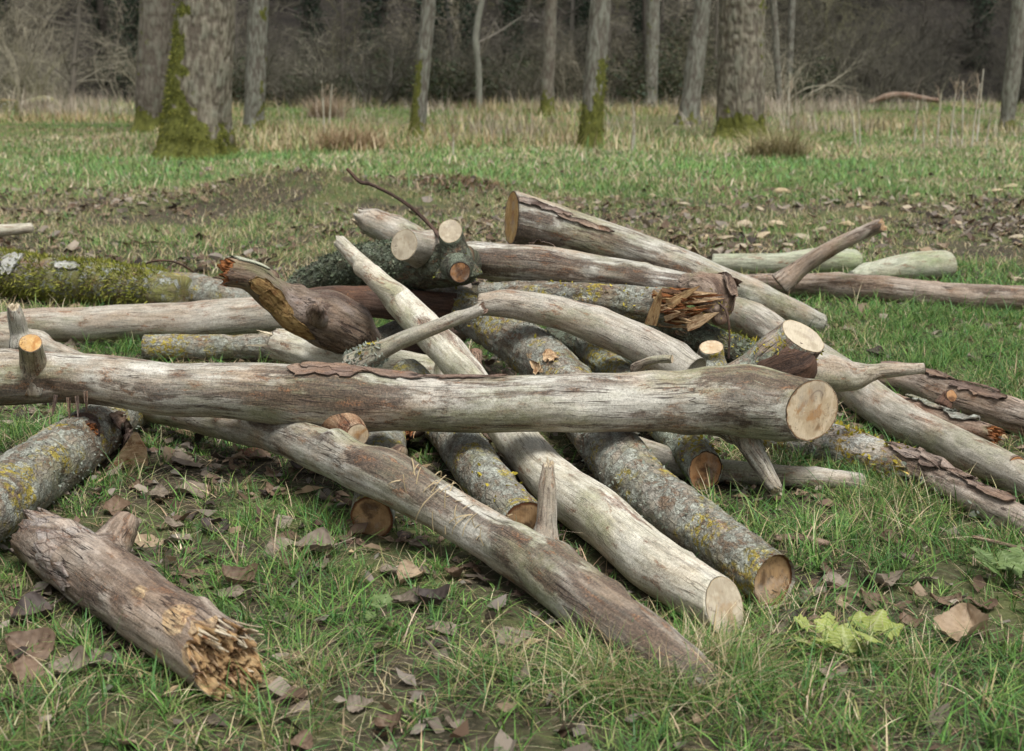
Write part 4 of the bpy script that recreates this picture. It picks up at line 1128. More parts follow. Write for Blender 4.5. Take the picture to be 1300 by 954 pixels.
fuzz(knob.d, 160, .012, M['moss'], knob.o, 'moss', YELC, lambda f, g, p: (f > .55) & (fbm(p * 14, 3) > 0), 26, False, .6)
for k, (x0, y0, x1, y1, wd) in enumerate(((826, 412, 834, 366, 15), (872, 414, 914, 400, 14), (848, 388, 892, 368, 12))):
    a, m1 = PD(x0, y0, 5.80); b_, m2 = PD(x1, y1, 5.76)
    rs = random.Random(k + 40)
    dv = np.array(b_ - a)
    splinter(np.array(a), dv, np.array([0, -1.0, .3]), float(np.linalg.norm(dv)), wd * m1 * 1.2, .018, M['torn_tan'] if k % 2 else M['torn_orange'], split.o, rs)
smid = Log('curved_log', 'smooth grey curved log dipping behind the long log at centre', 'log',
    [(608, 388, 14, 5.86), (650, 388, 18, 5.84), (710, 398, 21, 5.80), (775, 420, 24, 5.72), (830, 447, 25, 5.62), (880, 476, 25, 5.5)], M['grey'], mode='D', seed=71, seg=64, step=.012, lump=.05, ridge=.0016)
smid.stub([(808, 470, 8, 5.48), (822, 460, 6, 5.42), (838, 456, 5, 5.4), (853, 456, 5, 5.38)], M['smooth'], seed=73, cut=M['cut'])
yl = Log('mossy_cut_log', 'lichen log with a red brown slanting cut end near the smooth pole', 'log',
    [(745, 440, 18, .17), (790, 480, 20, .14), (840, 535, 23, .10), (897, 600, 25, .075)], M['yellow'], seed=73, seg=60, step=.012, ridge=.005, plates=.003, cutmat1=M['cut_heart'], recess1=.006, capd=.03, tilt1=(-.3, .5))
fuzz(yl.d, 420, .015, M['moss'], yl.o, 'lichen_tuft', YELC, lambda f, g, p: (f > .65) & (f < .97) & (np.abs(g) < 80) & (fbm(p * 10, 6) > -.02), 18, True, .8)
dl = Log('fallen_bough', 'dark lichen bough with a yellow moss clump behind the sawn stub', 'branch',
    [(830, 412, 16, 6.1), (880, 428, 20, 6.0), (930, 445, 20, 5.9), (990, 470, 18, 5.8)], M['darkmoss'], mode='D', seed=74, seg=52, step=.013, ridge=.006, plates=.003)
fuzz(dl.d, 700, .017, M['moss'], dl.o, 'moss', YELC + MOSSC, lambda f, g, p: (f > .55) & (f < .82) & (np.abs(g + 20) < 100), 19, False, .6)
dl.stub([(902, 470, 19, 5.72), (902, 452, 17, 5.72), (903, 441, 15, 5.70)], M['lichen'], seed=75, cut=M['cut'], tilt1=(.1, .1))

# ---- loose wood chunk, twigs
def wedge(px, py, wpx, label):
    p, m = PG(px, py)
    wv = wpx * m
    V = np.array([(-.5, -.4, 0), (.55, -.25, 0), (.5, .4, 0), (-.45, .35, 0), (-.28, -.3, .12), (.22, -.15, .95), (.3, .2, .85), (-.2, .25, .15), (.55, -.2, .42), (.5, .3, .4)]) * wv
    V = np.concatenate([V])
    q = [(0, 3, 2, 1), (0, 4, 7, 3), (4, 5, 6, 7), (5, 8, 9, 6), (8, 1, 2, 9)]
    t = [(0, 5, 4), (0, 8, 5), (0, 1, 8), (3, 7, 6), (3, 6, 9), (3, 9, 2)]
    me = np_mesh('wood_wedge', V, q, t, {'gco': ('FLOAT_VECTOR', V[:, [1, 2, 0]])}, smooth=False)
    o = obj('wood_wedge', me, M['torn_tan'])
    o.location = p
    o.rotation_euler = (0, 0, .2)
    return tag(o, label, 'wood chunk')
wedge(162, 590, 46, 'pale wedge of split wood beside the thick lichen flecked log')

def twig(name, label, pts, mat=M['darkbrown'], mode='D', seed=1, **kw):
    f = PD if mode == 'D' else PZ
    P, rad = [], []
    for px, py, rp, a in pts:
        p, m = f(px, py, a); P.append(p); rad.append(rp * m)
    d = tube(P, rad, seg=10, step=.02, seed=seed, lump=.15, ridge=.0006, end1='round', end0='round')
    o = obj(name, tube_mesh(name, d), mat)
    return tag(o, label, 'twig'), d
tw, td = twig('thin_twig', 'thin dark bare twig curving up from the sawn stubs', [(562, 306, 3.2, 6.24), (545, 285, 2.6, 6.6), (520, 262, 2.4, 6.66), (495, 246, 2.3, 6.7), (470, 234, 2.2, 6.74), (457, 231, 2.8, 6.76), (441, 215, 2.0, 6.8)])
tw2, td2 = twig('thin_twig', 'small drooping twig hanging from the shattered splinters', [(912, 385, 1.6, 5.84), (922, 395, 1.5, 5.8), (926, 420, 1.4, 5.78), (925, 455, 1.6, 5.76)], seed=2)
tw3, _ = twig('fallen_stick', 'pale barkless stick lying in grass at far left edge', [(-40, 296, 7, 11.8), (0, 293, 7.5, 11.8), (38, 290, 7, 11.8)], M['pale'], seed=3)
tw4, _ = twig('fallen_stick', 'dead brown branch half buried in grass right of the hollow end', [(985, 684, 5, .03), (1010, 683, 6, .03), (1030, 687, 6, .03), (1050, 690, 4, .03)], M['brown'], mode='z', seed=4)
tw5, _ = twig('fallen_stick', 'thin grey twig at the right edge below the yellow lichen log', [(1236, 682, 2.4, .05), (1270, 690, 2.6, .05), (1310, 700, 2.6, .05)], M['brown'], mode='z', seed=5)
tw6, _ = twig('fallen_stick', 'thin arched twig by the mossy log at left', [(165, 345, 1.5, .06), (195, 332, 1.5, .2), (225, 334, 1.4, .18), (255, 352, 1.4, .05)], M['darkbrown'], mode='z', seed=6)

# ------------------------------------------------------------------ grass
FT = np.array(FOOT)

def under_log(x, y):
    """clear height (m) above ground at x, y before a log is met; 9 where nothing lies over it"""
    clear = np.full(len(x), 9.0)
    cz = gz(FT[:, 0], FT[:, 1])
    for (fx, fy, fz, fr), g0 in zip(FT, cz):
        d2 = (x - fx) ** 2 + (y - fy) ** 2
        m = d2 < (fr * 1.02) ** 2
        if m.any():
            d = np.sqrt(d2[m])
            bot = fz - np.sqrt(np.maximum(fr * fr - d * d, 0)) - g0
            clear[m] = np.minimum(clear[m], bot)
    return clear

def blades(name, rs, x, y, h, wd, cols, lean, segs=3, z0=None, droop=0.5):
    n = len(x)
    z = gz(x, y) - 0.004 if z0 is None else z0
    az = rs.uniform(0, 2 * math.pi, n)
    dx, dy = np.cos(az), np.sin(az)
    sx, sy = -dy, dx
    tw_ = rs.uniform(-0.8, 0.8, n)
    ln = lean * rs.uniform(0.2, 1.5, n)
    V = np.zeros((n, (segs + 1) * 2, 3), np.float32)
    wprof = np.linspace(1, 0, segs + 1) ** 0.6 * 0.96 + 0.04
    for k in range(segs + 1):
        t = k / segs
        out = h * (ln * t + droop * ln * t * t)
        up = h * (t - 0.40 * np.minimum(ln, 1.6) * t * t)
        ca, sa = np.cos(tw_ * t), np.sin(tw_ * t)
        wx = (sx * ca + dx * sa) * wd * wprof[k] / 2
        wy = (sy * ca + dy * sa) * wd * wprof[k] / 2
        px, py, pz = x + dx * out, y + dy * out, z + up
        V[:, 2 * k, 0] = px - wx; V[:, 2 * k, 1] = py - wy; V[:, 2 * k, 2] = pz
        V[:, 2 * k + 1, 0] = px + wx; V[:, 2 * k + 1, 1] = py + wy; V[:, 2 * k + 1, 2] = pz
    b = (np.arange(n) * (segs + 1) * 2)[:, None]
    q = np.concatenate([np.concatenate([b + 2 * k, b + 2 * k + 1, b + 2 * k + 3, b + 2 * k + 2], 1) for k in range(segs)], 0)
    C4 = np.repeat(np.concatenate([cols, np.ones((n, 1))], 1)[:, None, :], (segs + 1) * 2, 1)
    me = np_mesh(name, V.reshape(-1, 3), q, None, {'col': ('FLOAT_COLOR', C4.reshape(-1, 4))}, smooth=True)
    o = obj(name, me, M['blade'])
    o['kind'] = 'stuff'
    return o

GREEN = np.array([(0.085, 0.19, 0.034), (0.125, 0.24, 0.052), (0.055, 0.125, 0.026), (0.175, 0.245, 0.065), (0.09, 0.20, 0.062)])
STRAW = np.array([(0.44, 0.36, 0.21), (0.36, 0.27, 0.15), (0.52, 0.45, 0.29), (0.26, 0.19, 0.11), (0.30, 0.30, 0.11)])
RED = np.array([(0.20, 0.11, 0.06), (0.26, 0.16, 0.09), (0.15, 0.085, 0.05)])

def scatter(rs, n, y0, y1, pw=2.0, wide=0.50, extra=1.3):
    """points in the wedge of ground the picture and a step to its side can see"""
    u = rs.uniform(0, 1, n)
    y = np.sqrt(y0 ** 2 + u * (y1 ** 2 - y0 ** 2)) if pw == 2 else y0 + u * (y1 - y0)
    x = rs.uniform(-1, 1, n) * (y * wide * 0.82 + extra)
    return x, y

def pick(rs, pal, n):
    return pal[rs.randint(0, len(pal), n)] * rs.uniform(0.75, 1.25, n)[:, None]

def zone_cols(rs, x, y, straw_p):
    n = len(x)
    c = pick(rs, GREEN, n)
    s = rs.uniform(0, 1, n) < straw_p
    c[s] = pick(rs, STRAW, int(s.sum()))
    return c

def nz2(x, y, f, seed, oct=3):
    return fbm(np.stack([x * f, y * f, np.zeros_like(x)], -1), seed, oct)

def build_grass():
    rs = np.random.RandomState(5)
    # near turf: tufts of leaning blades between thin and bare places
    def turf(n_t, y0, y1, per, hs, wr, name, f=1.7, seed=2, st0=.16, gap=.05):
        tx, ty = scatter(rs, n_t, y0, y1)
        pat = nz2(tx, ty, f, seed) + .6 * nz2(tx, ty, f * 4.3, seed + 3, 2)
        cl = under_log(tx, ty)
        dn = np.clip(0.62 + 1.15 * pat, gap, 1) * np.where(cl < .30, .30, 1) * (1 - .90 * sstep(1.15, .8, np.hypot((tx - .1) / 1.35, (ty - 5.85) / .95))) * (1 - .82 * sstep(1.1, .8, np.hypot((tx + 1.6) / 1.1, (ty - 6.15) / .75)))
        k = rs.uniform(0, 1, n_t) < dn
        tx, ty, pat = tx[k], ty[k], pat[k]
        n = len(tx)
        cnt = np.clip(rs.poisson(per, n), 2, None)
        th_ = np.clip(np.exp(rs.normal(0, .38, n)) * (1 + .55 * pat), .3, 2.4)
        ts = np.clip(st0 + .55 * nz2(tx, ty, 2.6, 13) + .18 * rs.normal(0, 1, n), .02, .8)
        tb = rs.uniform(.65, 1.35, n)
        thue = rs.uniform(0, 1, n)
        ix = np.repeat(np.arange(n), cnt)
        m = len(ix)
        rad = rs.gamma(2, .008, m)
        a = rs.uniform(0, 6.28, m)
        x = tx[ix] + np.cos(a) * rad; y = ty[ix] + np.sin(a) * rad
        c2 = under_log(x, y)
        k = c2 > .008
        x, y, ix, c2, a = x[k], y[k], ix[k], c2[k], a[k]
        m = len(x)
        h = hs * th_[ix] * rs.uniform(.4, 1.25, m) + .010
        h = np.minimum(h, np.where(c2 < 5, c2 * .9, 9))
        c = zone_cols(rs, x, y, ts[ix]) * tb[ix][:, None] * np.where(thue[ix] > .5, 1.0, .92)[:, None]
        c = c * (1 + (thue[ix] - .5)[:, None] * np.array([.35, .05, .4]))
        blades(name, rs, x, y, h, rs.uniform(wr[0], wr[1], m), c, .85)
    turf(35000, 2.35, 8.2, 9, .056, (.0022, .0056), 'grass', gap=.26)
    # low flat thatch of dead blades
    x, y = scatter(rs, 60000, 2.35, 8.0)
    k = (under_log(x, y) > 0.02) & (nz2(x, y, 2.2, 41) + .3 * rs.normal(0, 1, len(x)) > 0)
    x, y = x[k], y[k]
    blades('dead_grass', rs, x, y, rs.uniform(0.02, 0.055, len(x)), rs.uniform(0.0018, 0.004, len(x)), pick(rs, STRAW, len(x)) * 0.8, 2.2, 2)
    # long straw tussocks near the bottom edge
    xs, ys, hs_ = [], [], []
    for (px, py, spread, n, hh) in ((845, 868, .16, 900, .15), (760, 880, .14, 400, .13), (1130, 640, .10, 260, .12), (1190, 640, .08, 160, .13), (900, 870, .12, 600, .14), (800, 850, .10, 500, .12), (880, 845, .08, 400, .12), (920, 800, .07, 260, .09), (990, 775, .07, 220, .09), (250, 850, .12, 260, .09), (1150, 850, .12, 260, .10), (620, 850, .12, 260, .10), (400, 860, .1, 200, .10)):
        p, m = PG(px, py)
        xs.append(rs.normal(p.x, spread * .6, n)); ys.append(rs.normal(p.y, spread * .5, n)); hs_.append(rs.uniform(.5, 1.25, n) * hh)
    x, y, h = map(np.concatenate, (xs, ys, hs_))
    k = under_log(x, y) > 0.02
    x, y, h = x[k], y[k], h[k]
    blades('long_grass', rs, x, y, h, rs.uniform(0.0018, 0.0042, len(x)), zone_cols(rs, x, y, 0.46), 1.0, 4)
    # middle ground
    x, y = scatter(rs, 185000, 7.8, 18)
    x = np.where(y < 8.4, x, x)
    pat = nz2(x, y, 0.9, 4) + 0.55 * sstep(1.2, 2.4, x) * (y < 10.2) + 0.35 * sstep(16, 18, y) - 0.22 * ((x > 0.2) & (y > 10.3) & (y < 15)) - 0.24 * ((x < 0.6) & (y < 14.5))
    k = rs.uniform(0, 1, len(x)) < np.clip(0.64 + 1.0 * pat, 0.2, 1)
    x, y, pat = x[k], y[k], pat[k]
    cl = under_log(x, y)
    k = cl > 0.008
    x, y, pat, cl = x[k], y[k], pat[k], cl[k]
    h = np.minimum(rs.gamma(4.5, 0.012, len(x)) * (1 + 0.5 * pat) + 0.012, np.where(cl < 5, cl * .9, 9))
    st = np.clip(0.50 - 0.6 * pat + 0.3 * nz2(x, y, 1.1, 23) + .15 * (x < .6), 0.08, 0.85)
    st = np.where(np.hypot(x + 2.35, (y - 15.3) * 1.1) < 1.5, 0.72, st)
    st = np.where(np.hypot(x + 0.75, (y - 16.4) * 1.2) < 0.8, 0.95, st)
    c = zone_cols(rs, x, y, st)
    rd = np.hypot(x + 0.75, (y - 16.4) * 1.2) < 0.8
    c[rd] = pick(rs, RED, int(rd.sum()))
    blades('meadow_turf', rs, x, y, h, rs.uniform(0.004, 0.009, len(x)), c, 0.9, 2)
    # bright green strip behind
    x, y = scatter(rs, 115000, 15.5, 30, wide=.47)
    pat = nz2(x, y, 0.5, 6)
    k = rs.uniform(0, 1, len(x)) < np.clip(0.75 + 0.8 * pat, 0.15, 1)
    x, y, pat = x[k], y[k], pat[k]
    st = np.clip(0.16 + 0.55 * nz2(x, y, 0.55, 33) + 0.35 * sstep(22, 27, y) + .2 * sstep(19, 17, y), 0.03, 0.9)
    c = zone_cols(rs, x, y, st) * np.array([1.35, 1.28, 1.55]) * (1 + .35 * nz2(x, y, 1.3, 66))[:, None]
    blades('meadow_grass', rs, x, y, rs.gamma(4, 0.020, len(x)) + 0.02, rs.uniform(0.008, 0.017, len(x)), c, 0.8, 2)
    # rough pale tall grass towards the wood
    x, y = scatter(rs, 95000, 24, 61, wide=.45)
    pat = nz2(x, y, 0.16, 8)
    k = rs.uniform(0, 1, len(x)) < np.clip(0.65 + 1.1 * pat, 0.12, 1)
    x, y, pat = x[k], y[k], pat[k]
    tall = np.clip(0.35 + 1.0 * nz2(x, y, 0.22, 18) + 0.25 * sstep(34, 50, y), 0.08, 1)
    st = np.clip(0.46 + 1.1 * nz2(x, y, 0.22, 18), 0.06, 0.92)
    c = zone_cols(rs, x, y, st) * 1.08
    dull = nz2(x, y, 0.1, 88) > 0.1
    c[dull] = c[dull] * np.array([1.0, 0.92, 0.90])
    h = (rs.gamma(4, 0.06, len(x)) * tall + 0.05) * np.where(st > .5, 1.25, 0.8)
    blades('rough_grass', rs, x, y, np.minimum(h, .9), rs.uniform(0.012, 0.030, len(x)), c, 0.5, 2)
build_grass()

def tall_straw():
    rs = np.random.RandomState(15)
    x, y = scatter(rs, 42000, 29, 58, wide=.45)
    k = 1.2 * nz2(x, y, .24, 71) + .5 * nz2(x, y, .9, 72) + .012 * (y - 46) + .15 * rs.normal(0, 1, len(x)) > .30
    x, y = x[k], y[k]
    h = rs.gamma(6, .068, len(x)) * (1 + 1.3 * nz2(x, y, .35, 73)) + .08
    pal = np.array([(.40, .335, .255), (.32, .265, .20), (.46, .40, .31), (.25, .195, .145), (.36, .32, .23)])
    blades('tall_dead_grass', rs, x, y, h, rs.uniform(.012, .026, len(x)), pick(rs, pal, len(x)), .35, 2)
tall_straw()

# dry tussock, a thing of its own on the meadow behind the heap
def tussock(px, py, wpx, hpx, label, seed, pal, n=800):
    rs = np.random.RandomState(seed)
    p, m = PG(px, py)
    rx = wpx * m / 2; hh = hpx * m
    a = rs.uniform(0, 2 * math.pi, n); rr = np.sqrt(rs.uniform(0, 1, n)) * rx
    x = p.x + np.cos(a) * rr; y = p.y + np.sin(a) * rr * .7
    c = pick(rs, np.array(pal), n)
    o = blades('dry_tussock', rs, x, y, hh * rs.uniform(.6, 1.6, n) * (1.1 - .5 * rr / rx), rs.uniform(.008, .02, n), c, .7)
    del o['kind']
    tag(o, label, 'grass tussock')
tussock(447, 192, 85, 38, 'brown dry grass tussock in front of the leaning mossy tree', 3, [(.32, .23, .13), (.40, .31, .19), (.22, .14, .08), (.35, .26, .15)])
tussock(985, 200, 80, 42, 'straggly grey green grass tussock at the foot of the broad right tree', 4, [(.28, .23, .12), (.18, .16, .07), (.34, .29, .17)], 700)
tussock(415, 150, 50, 32, 'pale dry weed clump behind the brown tussock', 5, [(.36, .28, .19), (.3, .22, .15)], 700)

# straw caught on the bent log
def straws():
    rs = np.random.RandomState(12)
    P, rad = [], []
    allV, allQ, n0 = [], [], 0
    for k in range(34):
        p, n, i, j = surf(bent.d, rs.uniform(.60, .72), rs.uniform(-60, 75))
        t = bent.d['T'][i]
        sd_ = np.cross(n, t)
        a = rs.uniform(-.9, .9)
        d = sd_ * math.cos(a) + t * math.sin(a)
        L = rs.uniform(.05, .13)
        for q in range(6):
            f = q / 5 - .5
            c = p + d * L * f + n * (.006 + .012 * math.sin(f * 3 + k) - .05 * f * f) 
            wv = .0019
            allV += [c - np.cross(d, n) * wv, c + np.cross(d, n) * wv + n * .001]
            if q: allQ.append((n0 + 2 * q - 2, n0 + 2 * q - 1, n0 + 2 * q + 1, n0 + 2 * q))
        n0 += 12
    V = np.array(allV)
    c = np.tile(np.array([[.42, .33, .19, 1]]), (len(V), 1))
    me = np_mesh('straw', V, np.array(allQ), None, {'col': ('FLOAT_COLOR', c)})
    tag(obj('straw', me, M['blade']), kind='stuff')
straws()

# ------------------------------------------------------------------ fallen leaves
def leaf_mesh(name, rs, L=0.1, wid=0.85, curl=0.5, lobes=0, nu=13, nv=9, cup=0.3, tip=1.0):
    """a broad toothed leaf with a midrib crease and a stalk; origin at its middle, lying about flat"""
    V, vein = [], []
    ph = rs.uniform(0, 6.28)
    tw_ = rs.uniform(-.8, .8)
    for a in range(nu):
        t = a / (nu - 1)
        prof = math.sin(math.pi * min(1, (t * 0.97 + 0.03) ** 0.62)) ** 0.75 * (1 - 0.25 * t)
        if lobes:
            prof *= 0.62 + 0.55 * abs(math.sin((t * .9 + .12) * math.pi * (lobes + .6)))
        w_ = wid * L * 0.55 * prof + 0.001
        for b2 in range(nv):
            v = b2 / (nv - 1) * 2 - 1
            jag = 1 + ((0.05 * math.sin(a * 2.7 + ph) + rs.uniform(-.05, .05)) * (abs(v) > .9))
            x = v * w_ * jag
            y_ = (t - .5) * L + abs(v) ** 2 * 0.10 * L * (1 - t)
            zz = cup * L * (v * v) * 0.35 * prof + curl * L * (t - .5) ** 2 * 0.9 + (0.05 if not lobes else .02) * L * math.sin(5 * t + 3 * v + ph) + tw_ * (1 if not lobes else .3) * x * (t - .5)
            zz += (0.03 if not lobes else .012) * L * math.sin(9 * v + 11 * t + ph)
            V.append((x, y_, zz)); vein.append(1.0 if b2 == nv // 2 else (0.55 if (a % 2 == 0 and b2 != 0 and b2 != nv - 1) else 0.0))
    q = grid_quads(nu, nv, 0, False).tolist()
    b0 = len(V)
    r = 0.0012
    sx = rs.uniform(-.2, .2)
    for k in range(3):
        f = k / 2
        V += [(-r + sx * f * L * .5, -L * .5 - f * L * .45, curl * L * .22 + f * .01), (r + sx * f * L * .5, -L * .5 - f * L * .45, curl * L * .22 + f * .01 + .001)]
        vein += [1, 1]
        if k: q.append([b0 + 2 * k - 2, b0 + 2 * k - 1, b0 + 2 * k + 1, b0 + 2 * k])
    return np_mesh(name, np.array(V), np.array(q), None, {'vein': ('FLOAT', np.array(vein))})

lrs = np.random.RandomState(44)
LSH = []
for k in range(10):
    LSH.append((leaf_mesh('fallen_leaf', lrs, 0.1, lrs.uniform(.75, 1.05), [0.1, .2, .3, .8, -.2, .4, .2, .2, 1.1, .3][k], 0, cup=[.1, .3, .6, .3, -.3, 1.0, .5, .1, 1.0, .4][k]),
                ['flat', 'bent', 'cupped', 'curled', 'arched', 'folded', 'cupped', 'flat', 'rolled', 'wavy'][k]))
LMAT = [('leaf_grey', 'grey brown'), ('leaf_brown', 'dull brown'), ('leaf_dark', 'blackish'), ('leaf_tan', 'pale tan'), ('leaf_red', 'red brown')]
LVAR = {}
for k, (me, sh) in enumerate(LSH):
    for mn, cn in LMAT:
        c = me.copy(); c.materials.clear(); c.materials.append(M[mn]); LVAR[(k, mn)] = c

LAND = []
for nm, px, py in (('the hollow round cut end', 985, 760), ('the pale sawn lower end', 915, 780), ('the splintered lower left end', 290, 850), ('the short brown cut end', 470, 680),
                   ('the pale snapped upright spike', 690, 690), ('the red brown slanting cut end', 900, 625), ('the knob of the split log', 165, 690), ('the split wood wedge', 165, 590),
                   ('the lime green leaves', 1070, 830), ('the green plant at right', 1270, 740), ('the thin pole tip', 1090, 620), ('the yellow lichened log', 1180, 650), ('the lower end of the bent log', 880, 880),
                   ('the middle of the bent log', 600, 740), ('the raised broken branch', 1120, 330), ('the mossy log', 100, 390), ('the far reddish log', 1220, 480), ('the crusty lichen log', 300, 400),
                   ('the bottom middle of the picture' if False else 'the straw tuft at bottom', 840, 880), ('the low tan crumpled leaf', 1210, 830)):
    p, m = PG(px, py)
    LAND.append((nm, p.x, p.y))

leaf_rows = []
def put_leaf(x, y, size, k, mn, tilt=(0, 0), rz=0.0, dz=0.012, label=None):
    o = bpy.data.objects.new('fallen_leaf', LVAR[(k, mn)])
    COL.objects.link(o)
    o.location = (x, y, float(gz(x, y)) + dz)
    o.rotation_euler = (tilt[0], tilt[1], rz)
    o.scale = (size / .1,) * 3
    tag(o, None, 'leaf', 'dead leaves fallen on the grass')
    leaf_rows.append([o, x, y, size, LSH[k][1], dict(LMAT)[mn], label])

# leaves one can pick out in the photo: px, py, size px, shape, colour, tilt, turn
for (px, py, sp, k, mn, tx, rz) in (
        (1115, 745, 75, 5, 'leaf_grey', .55, .3), (1105, 770, 45, 3, 'leaf_brown', .8, 1.2), (238, 590, 62, 0, 'leaf_grey', .1, 1.0), (245, 628, 58, 7, 'leaf_grey', .25, 2.2),
        (205, 632, 36, 3, 'leaf_grey', .2, .4), (318, 580, 40, 1, 'leaf_red', .2, 1.5), (500, 730, 60, 1, 'leaf_grey', .4, .6), (520, 740, 50, 5, 'leaf_tan', .5, 2.6),
        (515, 770, 48, 5, 'leaf_grey', .6, 1.0), (545, 772, 60, 8, 'leaf_dark', .2, .8), (560, 805, 48, 7, 'leaf_grey', .1, 2.0), (650, 815, 56, 7, 'leaf_grey', .1, .5),
        (960, 830, 50, 3, 'leaf_brown', .5, 2.0), (985, 815, 44, 8, 'leaf_grey', .3, .9), (1000, 800, 60, 5, 'leaf_dark', .2, 1.4), (1030, 800, 50, 7, 'leaf_brown', .1, 1.3), (975, 850, 60, 9, 'leaf_brown', .5, 2.7),
        (1200, 770, 46, 3, 'leaf_brown', .3, 1.1), (1150, 655, 40, 1, 'leaf_grey', .2, .7), (1125, 690, 34, 3, 'leaf_brown', .3, 2.0), (1195, 440, 30, 4, 'leaf_brown', .3, 2.1), (1235, 460, 32, 6, 'leaf_grey', .5, .2),
        (1080, 425, 34, 6, 'leaf_grey', .6, .5), (1110, 455, 28, 8, 'leaf_dark', .2, 1.5), (360, 700, 62, 7, 'leaf_grey', .15, .4), (395, 705, 70, 5, 'leaf_grey', .3, 1.8), (370, 715, 56, 9, 'leaf_brown', .3, 2.9),
        (270, 675, 50, 2, 'leaf_dark', .2, 1.0), (225, 690, 46, 7, 'leaf_grey', .1, 2.4), (190, 690, 60, 4, 'leaf_tan', .1, 1.7), (150, 650, 44, 5, 'leaf_brown', .6, .2), (300, 745, 60, 8, 'leaf_brown', .2, 1.0),
        (290, 760, 50, 1, 'leaf_grey', .2, 2.0), (90, 805, 56, 4, 'leaf_grey', .3, .8), (35, 830, 80, 2, 'leaf_brown', .3, 1.2), (40, 790, 70, 5, 'leaf_dark', .3, 2.5), (30, 860, 70, 9, 'leaf_brown', .4, .4),
        (130, 840, 44, 7, 'leaf_grey', .2, .9), (130, 855, 50, 5, 'leaf_dark', .3, 2.2), (90, 860, 60, 8, 'leaf_grey', .4, 1.6), (330, 585, 34, 2, 'leaf_brown', .2, 2.2), (350, 630, 40, 3, 'leaf_brown', .3, 1.1), (380, 600, 36, 8, 'leaf_dark', .3, .2),
        (440, 670, 38, 7, 'leaf_brown', .3, .9), (520, 690, 36, 4, 'leaf_brown', .2, 2.4), (605, 690, 32, 9, 'leaf_grey', .2, 1.0), (640, 670, 34, 4, 'leaf_brown', .3, 2.0), (1020, 690, 40, 7, 'leaf_brown', .2, .8), (955, 610, 34, 5, 'leaf_grey', .6, 1.9),
        (930, 620, 30, 2, 'leaf_brown', .3, .9), (1035, 760, 40, 9, 'leaf_grey', .4, 1.2), (1150, 800, 40, 8, 'leaf_brown', .3, .2), (1245, 775, 50, 6, 'leaf_brown', .3, 2.8), (1050, 855, 60, 7, 'leaf_grey', .2, 1.0),
        (100, 395, 30, 7, 'leaf_tan', .3, .4), (380, 845, 54, 9, 'leaf_brown', .3, 1.4), (620, 560, 24, 2, 'leaf_brown', .3, 1.0), (330, 870, 50, 4, 'leaf_tan', .2, 2.0), (240, 735, 44, 3, 'leaf_brown', .2, 1.3), (660, 725, 40, 8, 'leaf_dark', .2, .6)):
    p, m = PG(px, py)
    put_leaf(p.x, p.y, sp * m * 0.86, k, mn, (tx * lrs.choice([-1, 1]) * .45 + .12, lrs.uniform(-.25, .25)), rz, .012)
n_try = 0
while len(leaf_rows) < 265 and n_try < 4000:
    n_try += 1
    x, y = scatter(lrs, 1, 2.5, 7.2, wide=.44, extra=.1)
    x, y = float(x[0]), float(y[0])
    if float(nz2(np.array([x]), np.array([y]), 1.7, 2)[0]) > lrs.uniform(-.35, .35): continue
    if under_log(np.array([x]), np.array([y]))[0] < .06: continue
    sz = lrs.uniform(.035, .075)
    if any((x - r[1]) ** 2 + (y - r[2]) ** 2 < .05 ** 2 for r in leaf_rows): continue
    mn = ['leaf_grey', 'leaf_brown', 'leaf_grey', 'leaf_dark', 'leaf_brown', 'leaf_tan', 'leaf_red'][lrs.choice(7, p=[.30, .26, .16, .06, .1, .09, .03])]
    put_leaf(x, y, sz, int(lrs.randint(10)), mn, (lrs.normal(0, .25), lrs.normal(0, .25)), lrs.uniform(0, 6.28), lrs.uniform(.004, .016))

ORD = ['nearest', 'second nearest', 'third nearest', 'fourth nearest', 'fifth nearest', 'sixth nearest', 'seventh nearest', 'eighth nearest', 'ninth nearest', 'tenth nearest', 'eleventh nearest', 'twelfth nearest', 'thirteenth nearest', 'fourteenth nearest', 'fifteenth nearest', 'sixteenth nearest', 'seventeenth nearest', 'eighteenth nearest']
def label_leaves():
    groups = {}
    for row in leaf_rows:
        o, x, y = row[:3]
        d = [math.hypot(x - a, y - b) for _, a, b in LAND]
        i = int(np.argmin(d))
        ang = math.degrees(math.atan2(y - LAND[i][2], x - LAND[i][1])) % 360
        side = 'right of' if ang < 45 or ang >= 315 else 'behind' if ang < 135 else 'left of' if ang < 225 else 'in front of'
        groups.setdefault((row[5], side, i), []).append((d[i], row))
    for (colr, side, i), rows in groups.items():
        rows.sort(key=lambda t: t[0])
        for k, (_, row) in enumerate(rows):
            o = row[0]
            if len(rows) == 1:
                o['label'] = '%s %s dead leaf %s %s' % (colr, row[4], side, LAND[i][0])
            else:
                o['label'] = '%s %s leaf %s %s, %s' % (colr, row[4], side, LAND[i][0], ORD[min(k, 17)])
label_leaves()

